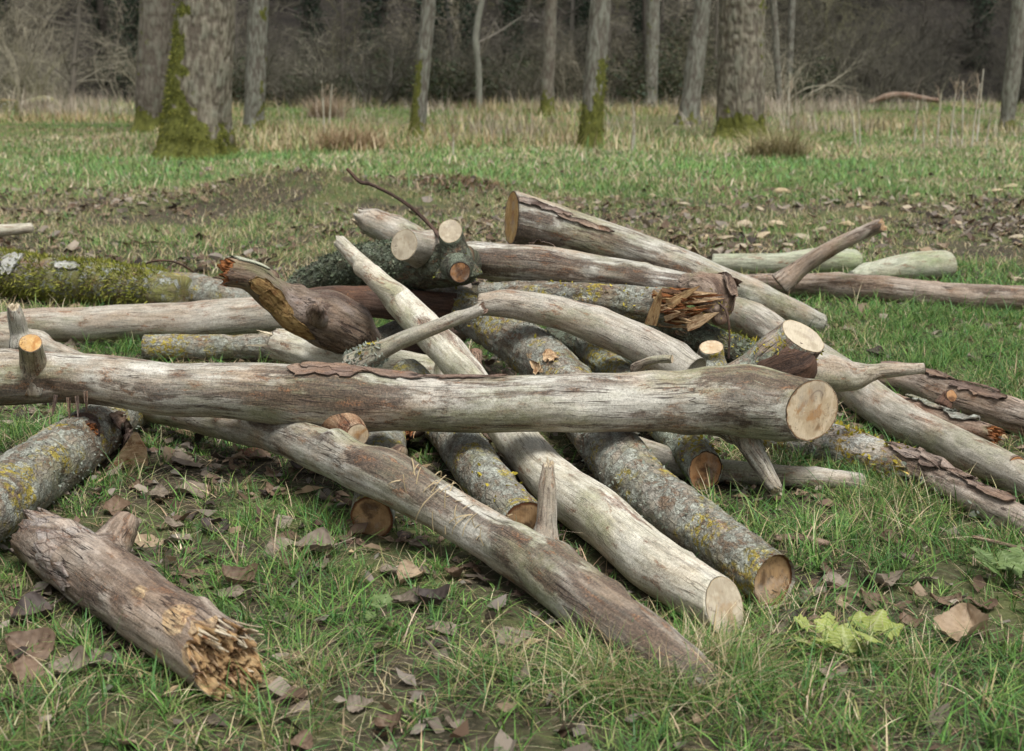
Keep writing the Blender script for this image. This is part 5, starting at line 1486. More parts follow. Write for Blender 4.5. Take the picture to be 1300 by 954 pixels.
# small litter no one could count
def litter():
    rs = np.random.RandomState(8)
    base = np.array([(-.5, 0, 0), (-.2, -.36, .06), (.25, -.28, .02), (.55, 0, .08), (.25, .3, .10), (-.2, .36, .03), (0, 0, -.02)])
    x1, y1 = scatter(rs, 5200, 2.4, 8)
    k1 = (np.hypot((x1 - .1) / 1.35, (y1 - 5.85) / .95) < 1) | (np.hypot((x1 + 1.6) / 1.1, (y1 - 6.15) / .75) < 1) | (nz2(x1, y1, 1.7, 2) + .6 * nz2(x1, y1, 7.3, 5, 2) + .35 * rs.normal(0, 1, len(x1)) < .0) | (under_log(x1, y1) < .4)
    x1, y1 = x1[k1], y1[k1]
    x2, y2 = scatter(rs, 14000, 7.5, 17)
    x3, y3 = scatter(rs, 900, 16, 24)
    k2 = nz2(x2, y2, .8, 4) + 0.25 * rs.normal(0, 1, len(x2)) < np.where((x2 > .2) & (y2 > 10.5) & (y2 < 15.5), .10, np.where((x2 < .6) & (y2 < 14.5), .08, -.08))
    x2, y2 = x2[k2], y2[k2]
    x = np.concatenate([x1, x2, x3]); y = np.concatenate([y1, y2, y3])
    k = under_log(x, y) > .02
    x, y = x[k], y[k]
    n = len(x)
    sz = rs.gamma(4, .0125, n).clip(.014, .10) * np.where(y > 8, 1.35, .8)
    a = rs.uniform(0, 6.28, n); tx = rs.normal(0, .25, n); ty = rs.normal(0, .25, n)
    B = base[None] * sz[:, None, None] * np.array([1, .85, 1.6])
    B = B + rs.normal(0, .12, B.shape) * sz[:, None, None] * np.array([.6, .6, 1])
    ca, sa = np.cos(a)[:, None], np.sin(a)[:, None]
    X = B[..., 0] * ca - B[..., 1] * sa; Y = B[..., 0] * sa + B[..., 1] * ca
    Z = B[..., 2] + X * tx[:, None] + Y * ty[:, None]
    V = np.stack([X + x[:, None], Y + y[:, None], Z + (gz(x, y) + .008 + rs.uniform(0, .014, n))[:, None]], -1)
    b = (np.arange(n) * 7)[:, None]
    t = np.concatenate([np.concatenate([b + j, b + (j + 1) % 6, b + 6], 1) for j in range(6)])
    pal = np.array([(.15, .12, .09), (.10, .066, .042), (.045, .034, .025), (.24, .175, .11), (.22, .185, .15), (.12, .077, .048), (.29, .24, .185)])
    c = pick(rs, pal, n)
    C4 = np.repeat(np.concatenate([c, np.ones((n, 1))], 1)[:, None], 7, 1)
    me = np_mesh('leaf_litter', V.reshape(-1, 3), None, t, {'col': ('FLOAT_COLOR', C4.reshape(-1, 4))}, smooth=False)
    tag(obj('leaf_litter', me, M['foliage']), kind='stuff')
litter()

def crumbs():
    rs = np.random.RandomState(18)
    lo = FT[(FT[:, 2] < .45) & (FT[:, 1] < 8)]
    b_ = lo[rs.randint(0, len(lo), 2600)]
    x = b_[:, 0] + rs.normal(0, .13, len(b_)); y = b_[:, 1] + rs.normal(0, .13, len(b_))
    k = under_log(x, y) > .03
    x, y = x[k], y[k]; n = len(x)
    L = rs.gamma(3, .006, n) + .004; W = L * rs.uniform(.15, .6, n); a = rs.uniform(0, 6.28, n)
    dx, dy = np.cos(a), np.sin(a)
    z = gz(x, y) + rs.uniform(.002, .014, n)
    tl = rs.normal(0, .3, n) * L
    V = np.stack([np.stack([x - dx * L, y - dy * L, z - tl], -1), np.stack([x + dy * W, y - dx * W, z + .003], -1), np.stack([x + dx * L, y + dy * L, z + tl], -1), np.stack([x - dy * W, y + dx * W, z + .001], -1), np.stack([x, y, z + W * .8 + .002], -1)], 1)
    b = (np.arange(n) * 5)[:, None]
    t = np.concatenate([np.concatenate([b + j, b + (j + 1) % 4, b + 4], 1) for j in range(4)])
    c = pick(rs, np.array([(.13, .085, .06), (.08, .05, .035), (.22, .16, .11), (.36, .26, .15), (.17, .15, .12)]), n)
    C4 = np.repeat(np.concatenate([c, np.ones((n, 1))], 1)[:, None], 5, 1)
    tag(obj('bark_crumb', np_mesh('bark_crumb', V.reshape(-1, 3), None, t, {'col': ('FLOAT_COLOR', C4.reshape(-1, 4))}, smooth=False), M['twig']), kind='stuff')
crumbs()

# ------------------------------------------------------------------ green plants in the grass
def plant(name, label, px, py, mat, leaves, sz, seed, lobes=2, height=.05):
    sz *= .78
    rs = np.random.RandomState(seed)
    p, m = PG(px, py)
    root = bpy.data.objects.new(name, None)
    COL.objects.link(root)
    root.location = p
    tag(root, label, 'plant')
    bpy.context.view_layer.update()
    for (dxp, dyp, s, rz, tl) in leaves:
        me = leaf_mesh('leaf', rs, sz * s, 1.05, rs.uniform(-.45, .05), lobes, 17, 9, rs.uniform(-.25, .1))
        o = bpy.data.objects.new('leaf', me); COL.objects.link(o)
        me.materials.append(mat)
        o.parent = root
        o.location = (dxp * m * 1.15, -dyp * m * 2.6, height * rs.uniform(.5, 1.5))
        o.rotation_euler = (tl * .8, rs.uniform(-.35, .35), rz + rs.uniform(-.4, .4))
        # stalk down to the root
        a = np.array(o.location)
        V, q = [], []
        for k in range(4):
            f = k / 3
            c = a * f * np.array([1, 1, 1]) + np.array([0, 0, .01 * math.sin(f * 3)])
            V += [c + np.array([-.0014, 0, 0]), c + np.array([.0014, 0, 0]), c + np.array([0, .002, .001])]
            if k:
                for j in range(3):
                    q.append((3 * k - 3 + j, 3 * k - 3 + (j + 1) % 3, 3 * k + (j + 1) % 3, 3 * k + j))
        s_ = obj('stem', np_mesh('stem', np.array(V), np.array(q), None, {'vein': ('FLOAT', np.zeros(len(V)))}), mat)
        s_.parent = root
plant('leafy_plant', 'lime green lobed leaves low in the grass at the lower right', 1070, 835, M['leaf_lime'],
      [(-42, -4, .9, 1.9, .5), (0, 2, 1.25, .1, .6), (48, -22, 1.2, -.7, .6), (-10, -22, .9, .9, .4), (24, 10, 1.0, 2.6, .3), (-28, 12, .8, 2.4, .3), (58, -6, .8, -1.6, .5), (0, -34, .5, 0, .8), (-55, 2, .7, 2.1, .4), (35, -30, .8, -.2, .6), (-20, -8, .9, 1.3, .5), (14, -18, .9, -.4, .6), (66, -18, .6, -1.2, .5), (-38, -18, .7, 1.2, .6)], .088, 3, height=.05)
plant('leafy_plant', 'green leafy plant at the right edge of the grass', 1278, 745, M['leaf_green'],
      [(-18, -6, 1.0, 1.0, .6), (12, -16, 1.3, -.2, .5), (30, 4, 1.1, -1.2, .5), (0, 10, .9, 2.6, .4), (36, -26, 1.0, -.6, .7), (-32, 6, .8, 1.6, .5), (-8, -24, .8, .5, .6), (4, 2, .9, 1.8, .4), (22, -8, .9, -.9, .5), (-24, -14, .7, 1.2, .6), (44, -12, .8, -1.5, .6)], .085, 5, height=.06)
plant('leafy_plant', 'small green weed in the grass at bottom centre', 480, 795, M['leaf_green'],
      [(-8, 0, .8, 1.0, .6), (8, -6, .9, -.5, .5), (0, 8, .7, 2.2, .4), (-4, -14, .6, .3, .8), (12, 6, .6, -1.8, .4)], .05, 6, height=.06)
# the crumpled tan leaf
p, m = PG(1225, 822)
me = leaf_mesh('crumpled_leaf', np.random.RandomState(21), .13, 1.0, .8, 0, 17, 13, 1.2)
o = obj('crumpled_leaf', me, M['leaf_tan']); o.location = (p.x, p.y, .045); o.rotation_euler = (.35, -.2, -.5)
tag(o, 'large crumpled tan leaf at the lower right', 'leaf')

# ------------------------------------------------------------------ stones
def stone_mesh(seed):
    rs = np.random.RandomState(seed)
    nth, nph = 12, 7
    V = []
    for a in range(nph):
        ph = math.pi * a / (nph - 1)
        for b2 in range(nth):
            th = 2 * math.pi * b2 / nth
            V.append((math.sin(ph) * math.cos(th), math.sin(ph) * math.sin(th), math.cos(ph)))
    V = np.array(V)
    r = 1 + .35 * fbm(V * 1.3, seed, 3) + .1 * vnoise(V * 4, seed)
    V = V * r[:, None]
    for _ in range(5):
        n = rs.normal(0, 1, 3); n /= np.linalg.norm(n)
        d = V @ n - rs.uniform(.55, .8)
        V = V - np.maximum(d, 0)[:, None] * n
    V *= np.array([1, .8, .5]) * .5
    return np_mesh('stone', V, grid_quads(nph, nth), smooth=False)
SM = [stone_mesh(k) for k in range(7)]
srs = np.random.RandomState(3)
SROWS = []
for (px, py, wpx) in ((993, 243, 22), (1147, 230, 22), (868, 258, 18), (828, 247, 16), (748, 246, 15), (757, 256, 16), (735, 262, 12), (770, 250, 14), (722, 250, 12), (705, 243, 12), (945, 285, 26), (988, 286, 30),
                      (968, 298, 24), (1018, 300, 22), (920, 302, 24), (1000, 310, 18), (940, 312, 20), (895, 300, 18), (1040, 292, 22), (1075, 284, 24), (1150, 263, 20), (1165, 247, 18), (1260, 243, 24), (1283, 236, 22), (1240, 238, 16),
                      (1215, 282, 16), (1292, 356, 26), (965, 264, 14), (1085, 300, 16), (876, 314, 14), (905, 288, 14), (1290, 300, 18), (1100, 262, 14), (1205, 258, 14), (930, 292, 14), (960, 310, 14), (1025, 283, 14), (690, 252, 11), (850, 292, 12), (1180, 270, 14)):
    p, m = PG(px, py + 4)
    o = bpy.data.objects.new('stone', SM[srs.randint(7)])
    if not o.data.materials: o.data.materials.append(M['stone'])
    COL.objects.link(o)
    s = wpx * m * 1.1
    o.scale = (s, s * srs.uniform(.6, 1.1), s * srs.uniform(.4, .9))
    o.location = (p.x, p.y, p.z + s * .14)
    o.rotation_euler = (srs.uniform(-.2, .2), srs.uniform(-.2, .2), srs.uniform(0, 6.28))
    tag(o, None, 'stone', 'pale yellow stones among the dead leaves')
    SROWS.append((o, px, py, wpx))
SLAND = [('the orange sawn end', 690, 255), ('the middle of the big pale log', 850, 290), ('the pale green round ended log', 960, 312), ('the raised broken branch', 1090, 285), ('the foot of the broad right tree', 960, 235), ('the right edge', 1290, 270), ('the tapered pale green log', 1180, 300)]
sg = {}
for o, px, py, wpx in SROWS:
    d = [math.hypot(px - a, (py - b) * 2) for _, a, b in SLAND]
    sg.setdefault(int(np.argmin(d)), []).append((min(d), o, wpx))
for i, rows in sg.items():
    rows.sort(key=lambda t: t[0])
    for k, (_, o, wpx) in enumerate(rows):
        o['label'] = '%s yellowish stone in litter beyond %s, %s' % ('larger' if wpx >= 20 else 'small', SLAND[i][0], ORD[min(k, 17)])

# ------------------------------------------------------------------ trees of the meadow
M['poplar'] = mat_log('poplar_bark', (0.17, 0.14, 0.11), (0.31, 0.275, 0.235), dark=(0.06, 0.05, 0.04), dark_amt=0.1, green_amt=0.22, green=(0.17, 0.17, 0.08), crack_amt=0.0, streak=0.5, bump=0.6, fine=0.2, warm_amt=0.2, pale_amt=0.1)
def scale_bark(name, base, c1, c2, moss_amt):
    b = NB(name)
    g = b.attr('gco')
    fur = b.attr('furrow', 'Fac')
    ms = b.attr('mossy', 'Fac')
    n = b.noise(b.mapv(g, (1, 1, .35)), 14, 6, .65)
    n2 = b.noise(g, 3, 4, .6)
    col = b.mix(b.ramp(n, .32, .68), c1, c2)
    col = b.mix(b.ramp(n2, .45, .7, 0, .5), col, (0.20, 0.21, 0.16))
    col = b.mix(b.math('MULTIPLY', fur, .75), col, (0.075, 0.055, 0.042))
    col = b.mix(b.ramp(b.noise(g, 26, 3, .6), .64, .70, 0, .4), col, (0.36, 0.36, 0.32))
    mf = b.ramp(b.math('ADD', ms, b.math('MULTIPLY', b.math('SUBTRACT', b.noise(g, 9, 5, .7), .5), .9)), .42, .55)
    col = b.mix(mf, col, b.mix(b.ramp(n, .3, .7), (0.065, 0.07, 0.016), (0.135, 0.14, 0.03)))
    return b.fin(col, b.bump(b.noise(g, 45, 4, .7), .6, .01), .9)
M['tree_bark'] = scale_bark('furrowed_bark', 0, (0.135, 0.12, 0.086), (0.255, 0.232, 0.172), 0)
M['tree_bark_pale'] = scale_bark('pale_tree_bark', 0, (0.145, 0.143, 0.113), (0.235, 0.232, 0.188), 0)
M['tree_bark_brown'] = scale_bark('brown_tree_bark', 0, (0.125, 0.11, 0.083), (0.195, 0.175, 0.138), 0)

def branch_net(rs, roots, depth, sides=3, wob=.12, spread=.7, kids=(5, 4, 3), up=.15, taper=.45, pts_n=5, ldec=(.5, .55, .6)):
    """curved tapering branches with side branches: returns verts, quads"""
    V, Q = [], []
    def grow(p, d, L, r, lv):
        d = d / np.linalg.norm(d)
        pl, dl = [p], [d]
        for k in range(pts_n - 1):
            d = d + rs.normal(0, wob, 3) + np.array([0, 0, up * .3])
            d = d / np.linalg.norm(d)
            p = p + d * L / (pts_n - 1)
            pl.append(p); dl.append(d)
        b0 = len(V)
        ns = sides if lv else max(sides, 5)
        for k in range(pts_n):
            f = k / (pts_n - 1)
            rr = r * (1 - f * (1 - taper * .5))
            if k == pts_n - 1: rr = r * .15
            a = np.cross(dl[k], np.array([.31, .47, .83])); a /= np.linalg.norm(a)
            b2 = np.cross(dl[k], a)
            for j in range(ns):
                an = 2 * math.pi * j / ns
                V.append(pl[k] + rr * (math.cos(an) * a + math.sin(an) * b2))
        for k in range(pts_n - 1):
            for j in range(ns):
                Q.append((b0 + k * ns + j, b0 + k * ns + (j + 1) % ns, b0 + (k + 1) * ns + (j + 1) % ns, b0 + (k + 1) * ns + j))
        if lv < depth:
            for _ in range(kids[min(lv, len(kids) - 1)]):
                f = rs.uniform(.2, .98)
                x = f * (pts_n - 1); i = int(min(x, pts_n - 2)); fr = x - i
                q = pl[i] * (1 - fr) + pl[i + 1] * fr
                nd = dl[i] + rs.normal(0, spread, 3) + np.array([0, 0, up])
                grow(q, nd, L * ldec[min(lv, len(ldec) - 1)] * rs.uniform(.6, 1.2), max(r * .45 * (1 - .5 * f), .004), lv + 1)
    for (p, d, L, r) in roots:
        grow(np.array(p, float), np.array(d, float), L, r, 0)
    return np.array(V), np.array(Q)

def net_mesh(name, V, Q, col, rs, var=.25):
    n = len(V)
    c = np.array(col)[None] * (1 + var * rs.uniform(-1, 1, (n, 1)))
    return np_mesh(name, V, Q, None, {'col': ('FLOAT_COLOR', np.concatenate([c, np.ones((n, 1))], 1))})

def tree(label, base, wb, top, wt, mat, seed, H=13.0, flare=1.35, fur=.02, moss=None, seg=80, res=.035, ncrown=9, moss_n=0, group='bare trees standing in the rough meadow'):
    """base, top: photo pixels of the foot and of where the trunk leaves the frame; wb, wt: widths there"""
    p0, m = PG(*base)
    p1, m1 = PD(top[0], top[1], p0.y)
    hv = p1.z - p0.z
    lean = (p1 - p0) / hv
    rb, rt = wb * m / 2, wt * m / 2
    pts = [p0 + Vector((0, 0, -.15)), p0 + lean * (hv * .12), p0 + lean * (hv * .35), p0 + lean * hv, p0 + lean * (hv + 1.2) + Vector((0, 0, .5)), p0 + lean * (hv * .6 + 2) + Vector((0, 0, H * .6)), p0 + lean * hv + Vector((rng.uniform(-.3, .3), rng.uniform(-.3, .3), H))]
    rad = [rb * flare, rb * 1.0, rb * .5 + rt * .5 if wb > wt else rt, rt, rt * .96, rt * .7, rt * .25]
    d = tube(pts, rad, seg=seg, step=res, seed=seed, lump=.06, ridge=0, end1='round')
    # furrows
    g = d['g']
    gq = g * np.array([1, 1, .22])
    gs_ = g * np.array([1, 1, .26])
    k = 1.0 / max(.07, rt * .15)
    n1 = np.abs(fbm(gs_ * k, seed + 3, 3))
    f = 1 - sstep(0.0, .30, n1)
    r_ = np.linalg.norm(d['V'] - d['C'][:, None], axis=2)
    root = np.exp(-np.maximum(d['V'][..., 2] - p0.z, 0) / (rb * .8)) * .14 * np.sin(d['th'] * 5 + seed)[None, :]
    scale = 1 + root - f * fur / np.maximum(r_, .05) + .25 * fur / np.maximum(r_, .05) * fbm(g * k * 3, seed + 8, 2)
    d['V'] = d['C'][:, None] + (d['V'] - d['C'][:, None]) * scale[..., None]
    ntop = d['verts'].shape[0]
    d['verts'][:d['nr'] * d['seg']] = d['V'].reshape(-1, 3)
    ff = np.zeros(ntop); ff[:d['nr'] * d['seg']] = f.ravel()
    mm = np.zeros(ntop)
    hh = d['V'][..., 2] - p0.z
    dirx = (d['V'] - d['C'][:, None])[..., 0] / np.maximum(r_, .01)      # -1 left side, +1 right
    diry = (d['V'] - d['C'][:, None])[..., 1] / np.maximum(r_, .01)
    if moss is not None:
        mk = moss(hh, dirx, diry)
        mk = np.clip(mk * (1 + .0 * mk), 0, 1) * 1.0
        mk = np.clip(mk + np.where(mk > .08, 1, 0) * (1.0 * fbm(g * 4.2 / max(.25, rt * 2.0) , seed + 61, 4, .6)), 0, 1)
        mm[:d['nr'] * d['seg']] = mk.ravel()
    # trees keep world coordinates but get an Empty at the foot
    rt_ = bpy.data.objects.new('bare_tree', None); COL.objects.link(rt_); rt_.location = p0
    tag(rt_, label, 'tree', group)
    o = obj('trunk', tube_mesh('trunk', d, {'furrow': ('FLOAT', ff), 'mossy': ('FLOAT', mm)}), mat, rt_)
    if moss_n:
        mflat = mk
        rsx = np.random.RandomState(seed)
        nn = fbm(g * 9, seed + 77, 3) * .35
        def mf(fs, deg, p):
            i = np.round(fs * (d['nr'] - 1)).astype(int)
            j = np.round(((deg % 360) / 360) * d['seg']).astype(int) % d['seg']
            return (mflat[i, j] + nn[i, j] > .5) & (p[:, 2] < p0.z + 3.4)
        fuzz(d, moss_n, .05, M['moss'], rt_, 'moss', [tuple(v * .88 for v in c) for c in MOSSC], mf, seed, False, .6)
    rs = np.random.RandomState(seed + 9)
    roots = []
    for k_ in range(ncrown):
        f_ = rs.uniform(.45, .98)
        i = int(f_ * (d['nr'] - 1))
        if d['C'][i][2] < p0.z + 4.6: continue
        a = rs.uniform(0, 6.28)
        roots.append((d['C'][i], (math.cos(a), math.sin(a), rs.uniform(.3, .9)), rs.uniform(2.2, 4.0), d['r'][i] * .45))
    if roots:
        V, Q = branch_net(rs, roots, 2, kids=(6, 4), ldec=(.45, .5))
        obj('crown', net_mesh('crown', V, Q, (.13, .105, .085), rs), M['twig'], rt_)
    return rt_

def hi(a, b, x): return sstep(a, b, x)
tree('broad furrowed tree with thick green moss on its left side and foot', (246, 200), 92, (262, 0), 74, M['tree_bark'], 5, fur=.024, flare=1.22, seg=120, res=.028, moss_n=15000,
     moss=lambda h, x, y: np.clip(hi(1.5, .5, h) * hi(.7, -.2, x) + hi(.75, .2, h) * .95 + hi(4.5, .8, h) * hi(.0, -.55, x) * .85, 0, 1.0) * hi(.9, .3, y))
tree('brown smooth tree standing just left behind the broad mossy tree', (190, 168), 38, (200, 0), 42, M['tree_bark_brown'], 6, fur=.012, moss_n=1500, moss=lambda h, x, y: np.clip(hi(.75, .2, h) * .9 + .12 * (x < 0), 0, 1))
tree('slim grey tree with dark moss spots right of the broad mossy tree', (322, 168), 25, (328, 0), 26, M['tree_bark_pale'], 7, fur=.010, moss_n=900, moss=lambda h, x, y: np.clip(hi(.4, .1, h) * .8 + .28 * hi(.0, .8, x), 0, 1))
tree('slender tree leaning right with mossy left side behind the brown tussock', (529, 176), 21, (545, 0), 17, M['tree_bark_pale'], 8, fur=.008, moss_n=1600, moss=lambda h, x, y: np.clip(hi(2.0, 1.2, h) * hi(.3, -.4, x) * .85 + hi(.5, .2, h) * .7, 0, 1))
tree('slim brown tree with a mossy foot left of the moss sided central tree', (694, 147), 18, (700, 0), 14, M['tree_bark_brown'], 9, fur=.008, moss_n=700, moss=lambda h, x, y: np.clip(hi(.8, .3, h) * .85 + .2 * hi(2, .5, h) * (x < 0), 0, 1))
tree('grey central tree with moss climbing from foot to mid height', (749, 189), 31, (762, 0), 25, M['tree_bark_pale'], 10, fur=.012, moss_n=4000, moss=lambda h, x, y: np.clip(hi(1.0, .55, h) * .85 + hi(2.2, 1.2, h) * hi(-.3, .5, x) * .75, 0, 1))
tree('distant slim grey tree right of the moss sided central tree', (826, 138), 17, (829, 0), 17, M['tree_bark_pale'], 11, fur=.008, seg=48, moss=lambda h, x, y: np.zeros_like(h) + .1)
tree('hazy grey tree leaning right just left of the broad right tree', (873, 158), 27, (893, 0), 21, M['tree_bark_pale'], 12, fur=.008, seg=56, moss=lambda h, x, y: hi(.5, .1, h) * .5)
tree('broad furrowed tree with ridged brown bark at the upper right', (938, 178), 60, (943, 0), 57, M['tree_bark'], 13, fur=.024, seg=104, res=.03, flare=1.3, moss_n=4500, moss=lambda h, x, y: np.clip(hi(.85, .25, h) * .8 + .15 * hi(.2, .9, x), 0, 1))
tree('crooked tree leaning right at the far right edge', (1277, 166), 18, (1296, 0), 21, M['tree_bark_pale'], 14, fur=.008, seg=56, moss_n=400, moss=lambda h, x, y: hi(.35, .1, h) * .8)
tree('very thin pale sapling right beside the broad right tree', (990, 136), 7, (982, 0), 8, M['tree_bark_pale'], 15, fur=.003, seg=24, H=8, moss=lambda h, x, y: h * 0)
tree('thin grey forked sapling a little right of the broad right tree', (1001, 132), 7, (1006, 0), 8, M['tree_bark_pale'], 16, fur=.003, seg=24, H=8, moss=lambda h, x, y: h * 0 + .1)

def white_sapling():
    rs = np.random.RandomState(4)
    P, rad = [], []
    for px, py, rp in ((609, 128, 4), (607, 80, 4), (604, 55, 4.5), (607, 25, 4), (612, 0, 3.5), (616, -40, 3), (610, -110, 2)):
        p, m = PD(px, py, 52); P.append(p); rad.append(rp * m)
    P[0].z = float(gz(P[0].x, P[0].y)) - .1
    d = tube(P, rad, seg=14, step=.08, seed=4, lump=.1, ridge=0, end1='round')
    n = len(d['verts'])
    r_ = bpy.data.objects.new('bare_tree', None); COL.objects.link(r_); r_.location = P[0]
    tag(r_, 'white crooked sapling at the edge of the wood near centre', 'tree', 'bare trees standing in the rough meadow')
    obj('trunk', tube_mesh('trunk', d, {'furrow': ('FLOAT', np.zeros(n)), 'mossy': ('FLOAT', np.zeros(n))}), M['tree_bark_pale'], r_)
    roots = [(d['C'][i], (rs.uniform(-1, 1), rs.uniform(-.4, .4), .5), rs.uniform(1.2, 2.4), .025) for i in rs.randint(d['nr'] // 4, d['nr'], 9)]
    V, Q = branch_net(rs, roots, 2, kids=(4, 3))
    obj('crown', net_mesh('crown', V, Q, (.30, .27, .22), rs), M['twig'], r_)
white_sapling()

# ------------------------------------------------------------------ the wood behind
def leaf_cloud(rs, centers, rad, n, size, pal):
    c = np.array(centers)[rs.randint(0, len(centers), n)]
    d = rs.normal(0, 1, (n, 3)); d /= np.linalg.norm(d, axis=1)[:, None]
    p = c + d * (rad * rs.uniform(.3, 1, (n, 1)) ** .6)
    a = rs.normal(0, 1, (n, 3)); a /= np.linalg.norm(a, axis=1)[:, None]
    b2 = np.cross(a, rs.normal(0, 1, (n, 3))); b2 /= np.linalg.norm(b2, axis=1)[:, None]
    s = size * rs.uniform(.6, 1.4, (n, 1))
    V = np.stack([p - a * s, p - b2 * s * .5, p + a * s, p + b2 * s * .5], 1)
    q = np.arange(n * 4).reshape(n, 4)
    col = np.array(pal)[rs.randint(0, len(pal), n)] * rs.uniform(.7, 1.3, (n, 1))
    C4 = np.repeat(np.concatenate([col, np.ones((n, 1))], 1)[:, None], 4, 1).reshape(-1, 4)
    return V.reshape(-1, 3), q, C4

def wood():
    rs = np.random.RandomState(31)
    LOOK = []
    # bare forest trees: variants built once, copies share their meshes
    for v in range(7):
        H = rs.uniform(9, 12); r = [.09, .13, .17, .07, .21, .11, .15][v]
        cols = [(.12, .105, .085), (.18, .165, .135), (.09, .078, .062), (.20, .185, .15), (.10, .09, .073), (.13, .115, .088), (.075, .066, .055)][v]
        ln = rs.uniform(-.12, .12, 2)
        V, Q = branch_net(rs, [((0, 0, -.2), (ln[0], ln[1], 1), H, r)], 0, sides=7, wob=.05, up=.2, pts_n=10, taper=.5)
        trunk = net_mesh('trunk', V, Q, cols, rs, .35)
        roots = []
        for k in range(20):
            h = rs.uniform(.06, .9) ** 1.15 * H
            a = rs.uniform(0, 6.28)
            roots.append(((ln[0] * h, ln[1] * h, h), (math.cos(a), math.sin(a), rs.uniform(-.1, .9)), rs.uniform(1.0, 2.6), r * .28 * (1 - .5 * h / H)))
        V, Q = branch_net(rs, roots, 2, sides=3, kids=(8, 5), wob=.2, up=.05, ldec=(.5, .5))
        crown = net_mesh('crown', V, Q, tuple(c * 1.1 for c in cols), rs, .4)
        ivy = None
        if v in (2, 6):
            cen = [(ln[0] * h + rs.normal(0, .12), ln[1] * h + rs.normal(0, .12), h) for h in np.linspace(.2, 6.5, 26)]
            V, Q, C4 = leaf_cloud(rs, cen, .55, 2600, .07, [(.025, .045, .024), (.038, .06, .032), (.015, .028, .015)])
            ivy = np_mesh('ivy', V, Q, None, {'col': ('FLOAT_COLOR', C4)}, smooth=False)
        LOOK.append((trunk, crown, ivy, ['slim brown', 'pale grey', 'ivy clad', 'thin pale', 'stout dark', 'brown', 'ivy covered dark'][v]))
    for me in [m_ for l in LOOK for m_ in l[:2]]: me.materials.append(M['twig'])
    for l in LOOK:
        if l[2]: l[2].materials.append(M['foliage'])
    TL = [('the broad mossy tree', 250), ('the slim grey spotted tree', 325), ('the leaning slender tree', 537), ('the white sapling', 607), ('the slim brown tree', 697), ('the moss sided central tree', 757), ('the distant slim grey tree', 827), ('the hazy grey tree', 884), ('the broad right tree', 942), ('the crooked far right tree', 1286), ('the left edge of the wood', 40), ('the open dark hollow at right', 1120)]
    rows = []
    for k in range(120):
        y = 58.5 + 34 * rs.uniform(0, 1) ** 1.4
        x = rs.uniform(-.47, .47) * y
        v = int(rs.choice(7, p=[.13, .12, .25, .14, .07, .10, .19]))
        px = 650 + x / y * F
        if 1000 < px < 1250 and y < 66: continue
        if abs(px - 827) < 14 and y < 60: continue
        r_ = bpy.data.objects.new('forest_tree', None); COL.objects.link(r_)
        r_.location = (x, y, float(gz(x, y))); r_.rotation_euler = (0, 0, rs.uniform(0, 6.28)); s = rs.uniform(.75, 1.3); r_.scale = (s, s, s)
        for me, nm in zip(LOOK[v][:3], ('trunk', 'crown', 'ivy')):
            if me is None: continue
            o = bpy.data.objects.new(nm, me); COL.objects.link(o); o.parent = r_
            if nm == 'ivy': o['kind'] = 'stuff'
        tag(r_, None, 'tree', 'bare trees crowding the dark wood')
        rows.append((r_, px, y, LOOK[v][3], 'tree'))
    # tangled shrubs along the edge of the wood
    SH = []
    for v in range(8):
        leafy = v >= 6
        n = 16
        roots = []
        for k in range(n):
            a = rs.uniform(0, 6.28); q = rs.uniform(0, .7)
            roots.append(((math.cos(a) * q, math.sin(a) * q, -.1), (math.cos(a) * rs.uniform(.1, 1.1), math.sin(a) * rs.uniform(.1, 1.1), 1), rs.uniform(1.6, 3.4), rs.uniform(.016, .042)))
        V, Q = branch_net(rs, roots, 2, sides=3, kids=(8, 6), wob=.26, up=-.02, ldec=(.5, .5), pts_n=6)
        col = [(.30, .27, .19), (.11, .10, .075), (.36, .33, .24), (.13, .12, .085), (.065, .06, .046), (.19, .18, .10), (.08, .075, .052), (.10, .09, .06)][v]
        tw_ = net_mesh('branches', V, Q, col, rs, .45); tw_.materials.append(M['twig'])
        lv = None
        if leafy:
            cen = [(rs.normal(0, .9), rs.normal(0, .6), abs(rs.normal(.7, .5))) for _ in range(30)]
            V, Q, C4 = leaf_cloud(rs, cen, .5, 3200, .06, [(.045, .065, .03), (.065, .08, .035), (.03, .045, .022), (.085, .07, .04)])
            lv = np_mesh('foliage', V, Q, None, {'col': ('FLOAT_COLOR', C4)}, smooth=False); lv.materials.append(M['foliage'])
        SH.append((tw_, lv, ['tan tangled', 'dark brown tangled', 'pale straggly', 'brown tangled', 'dark tangled', 'olive brown tangled', 'dark green leafy', 'green brown leafy'][v]))
    for k in range(190):
        y = 54.5 + 26 * rs.uniform(0, 1) ** 1.2
        x = rs.uniform(-.46, .46) * y
        px = 650 + x / y * F
        p = np.array([.15, .12, .10, .13, .11, .11, .16, .12])
        if 430 < px < 700: p = np.array([.08, .1, .05, .1, .1, .12, .25, .2])
        if px < 180: p = np.array([.3, .1, .22, .15, .08, .1, .03, .02])
        if px > 1000:
            p = np.array([.04, .22, .02, .16, .26, .08, .12, .10])
            if y < 58: continue
        v = int(rs.choice(8, p=p / p.sum()))
        r_ = bpy.data.objects.new('shrub', None); COL.objects.link(r_)
        r_.location = (x, y, float(gz(x, y))); r_.rotation_euler = (0, 0, rs.uniform(0, 6.28))
        s = rs.uniform(.65, 1.15) * (1 + .2 * (y > 62)); r_.scale = (s * 1.15, s * 1.15, s)
        for me, nm in zip(SH[v][:2], ('branches', 'foliage')):
            if me is None: continue
            o = bpy.data.objects.new('twig_tangle' if nm == 'branches' else nm, me); COL.objects.link(o); o.parent = r_; o['kind'] = 'stuff'
        tag(r_, None, 'shrub', 'tangled shrubs at the edge of the wood')
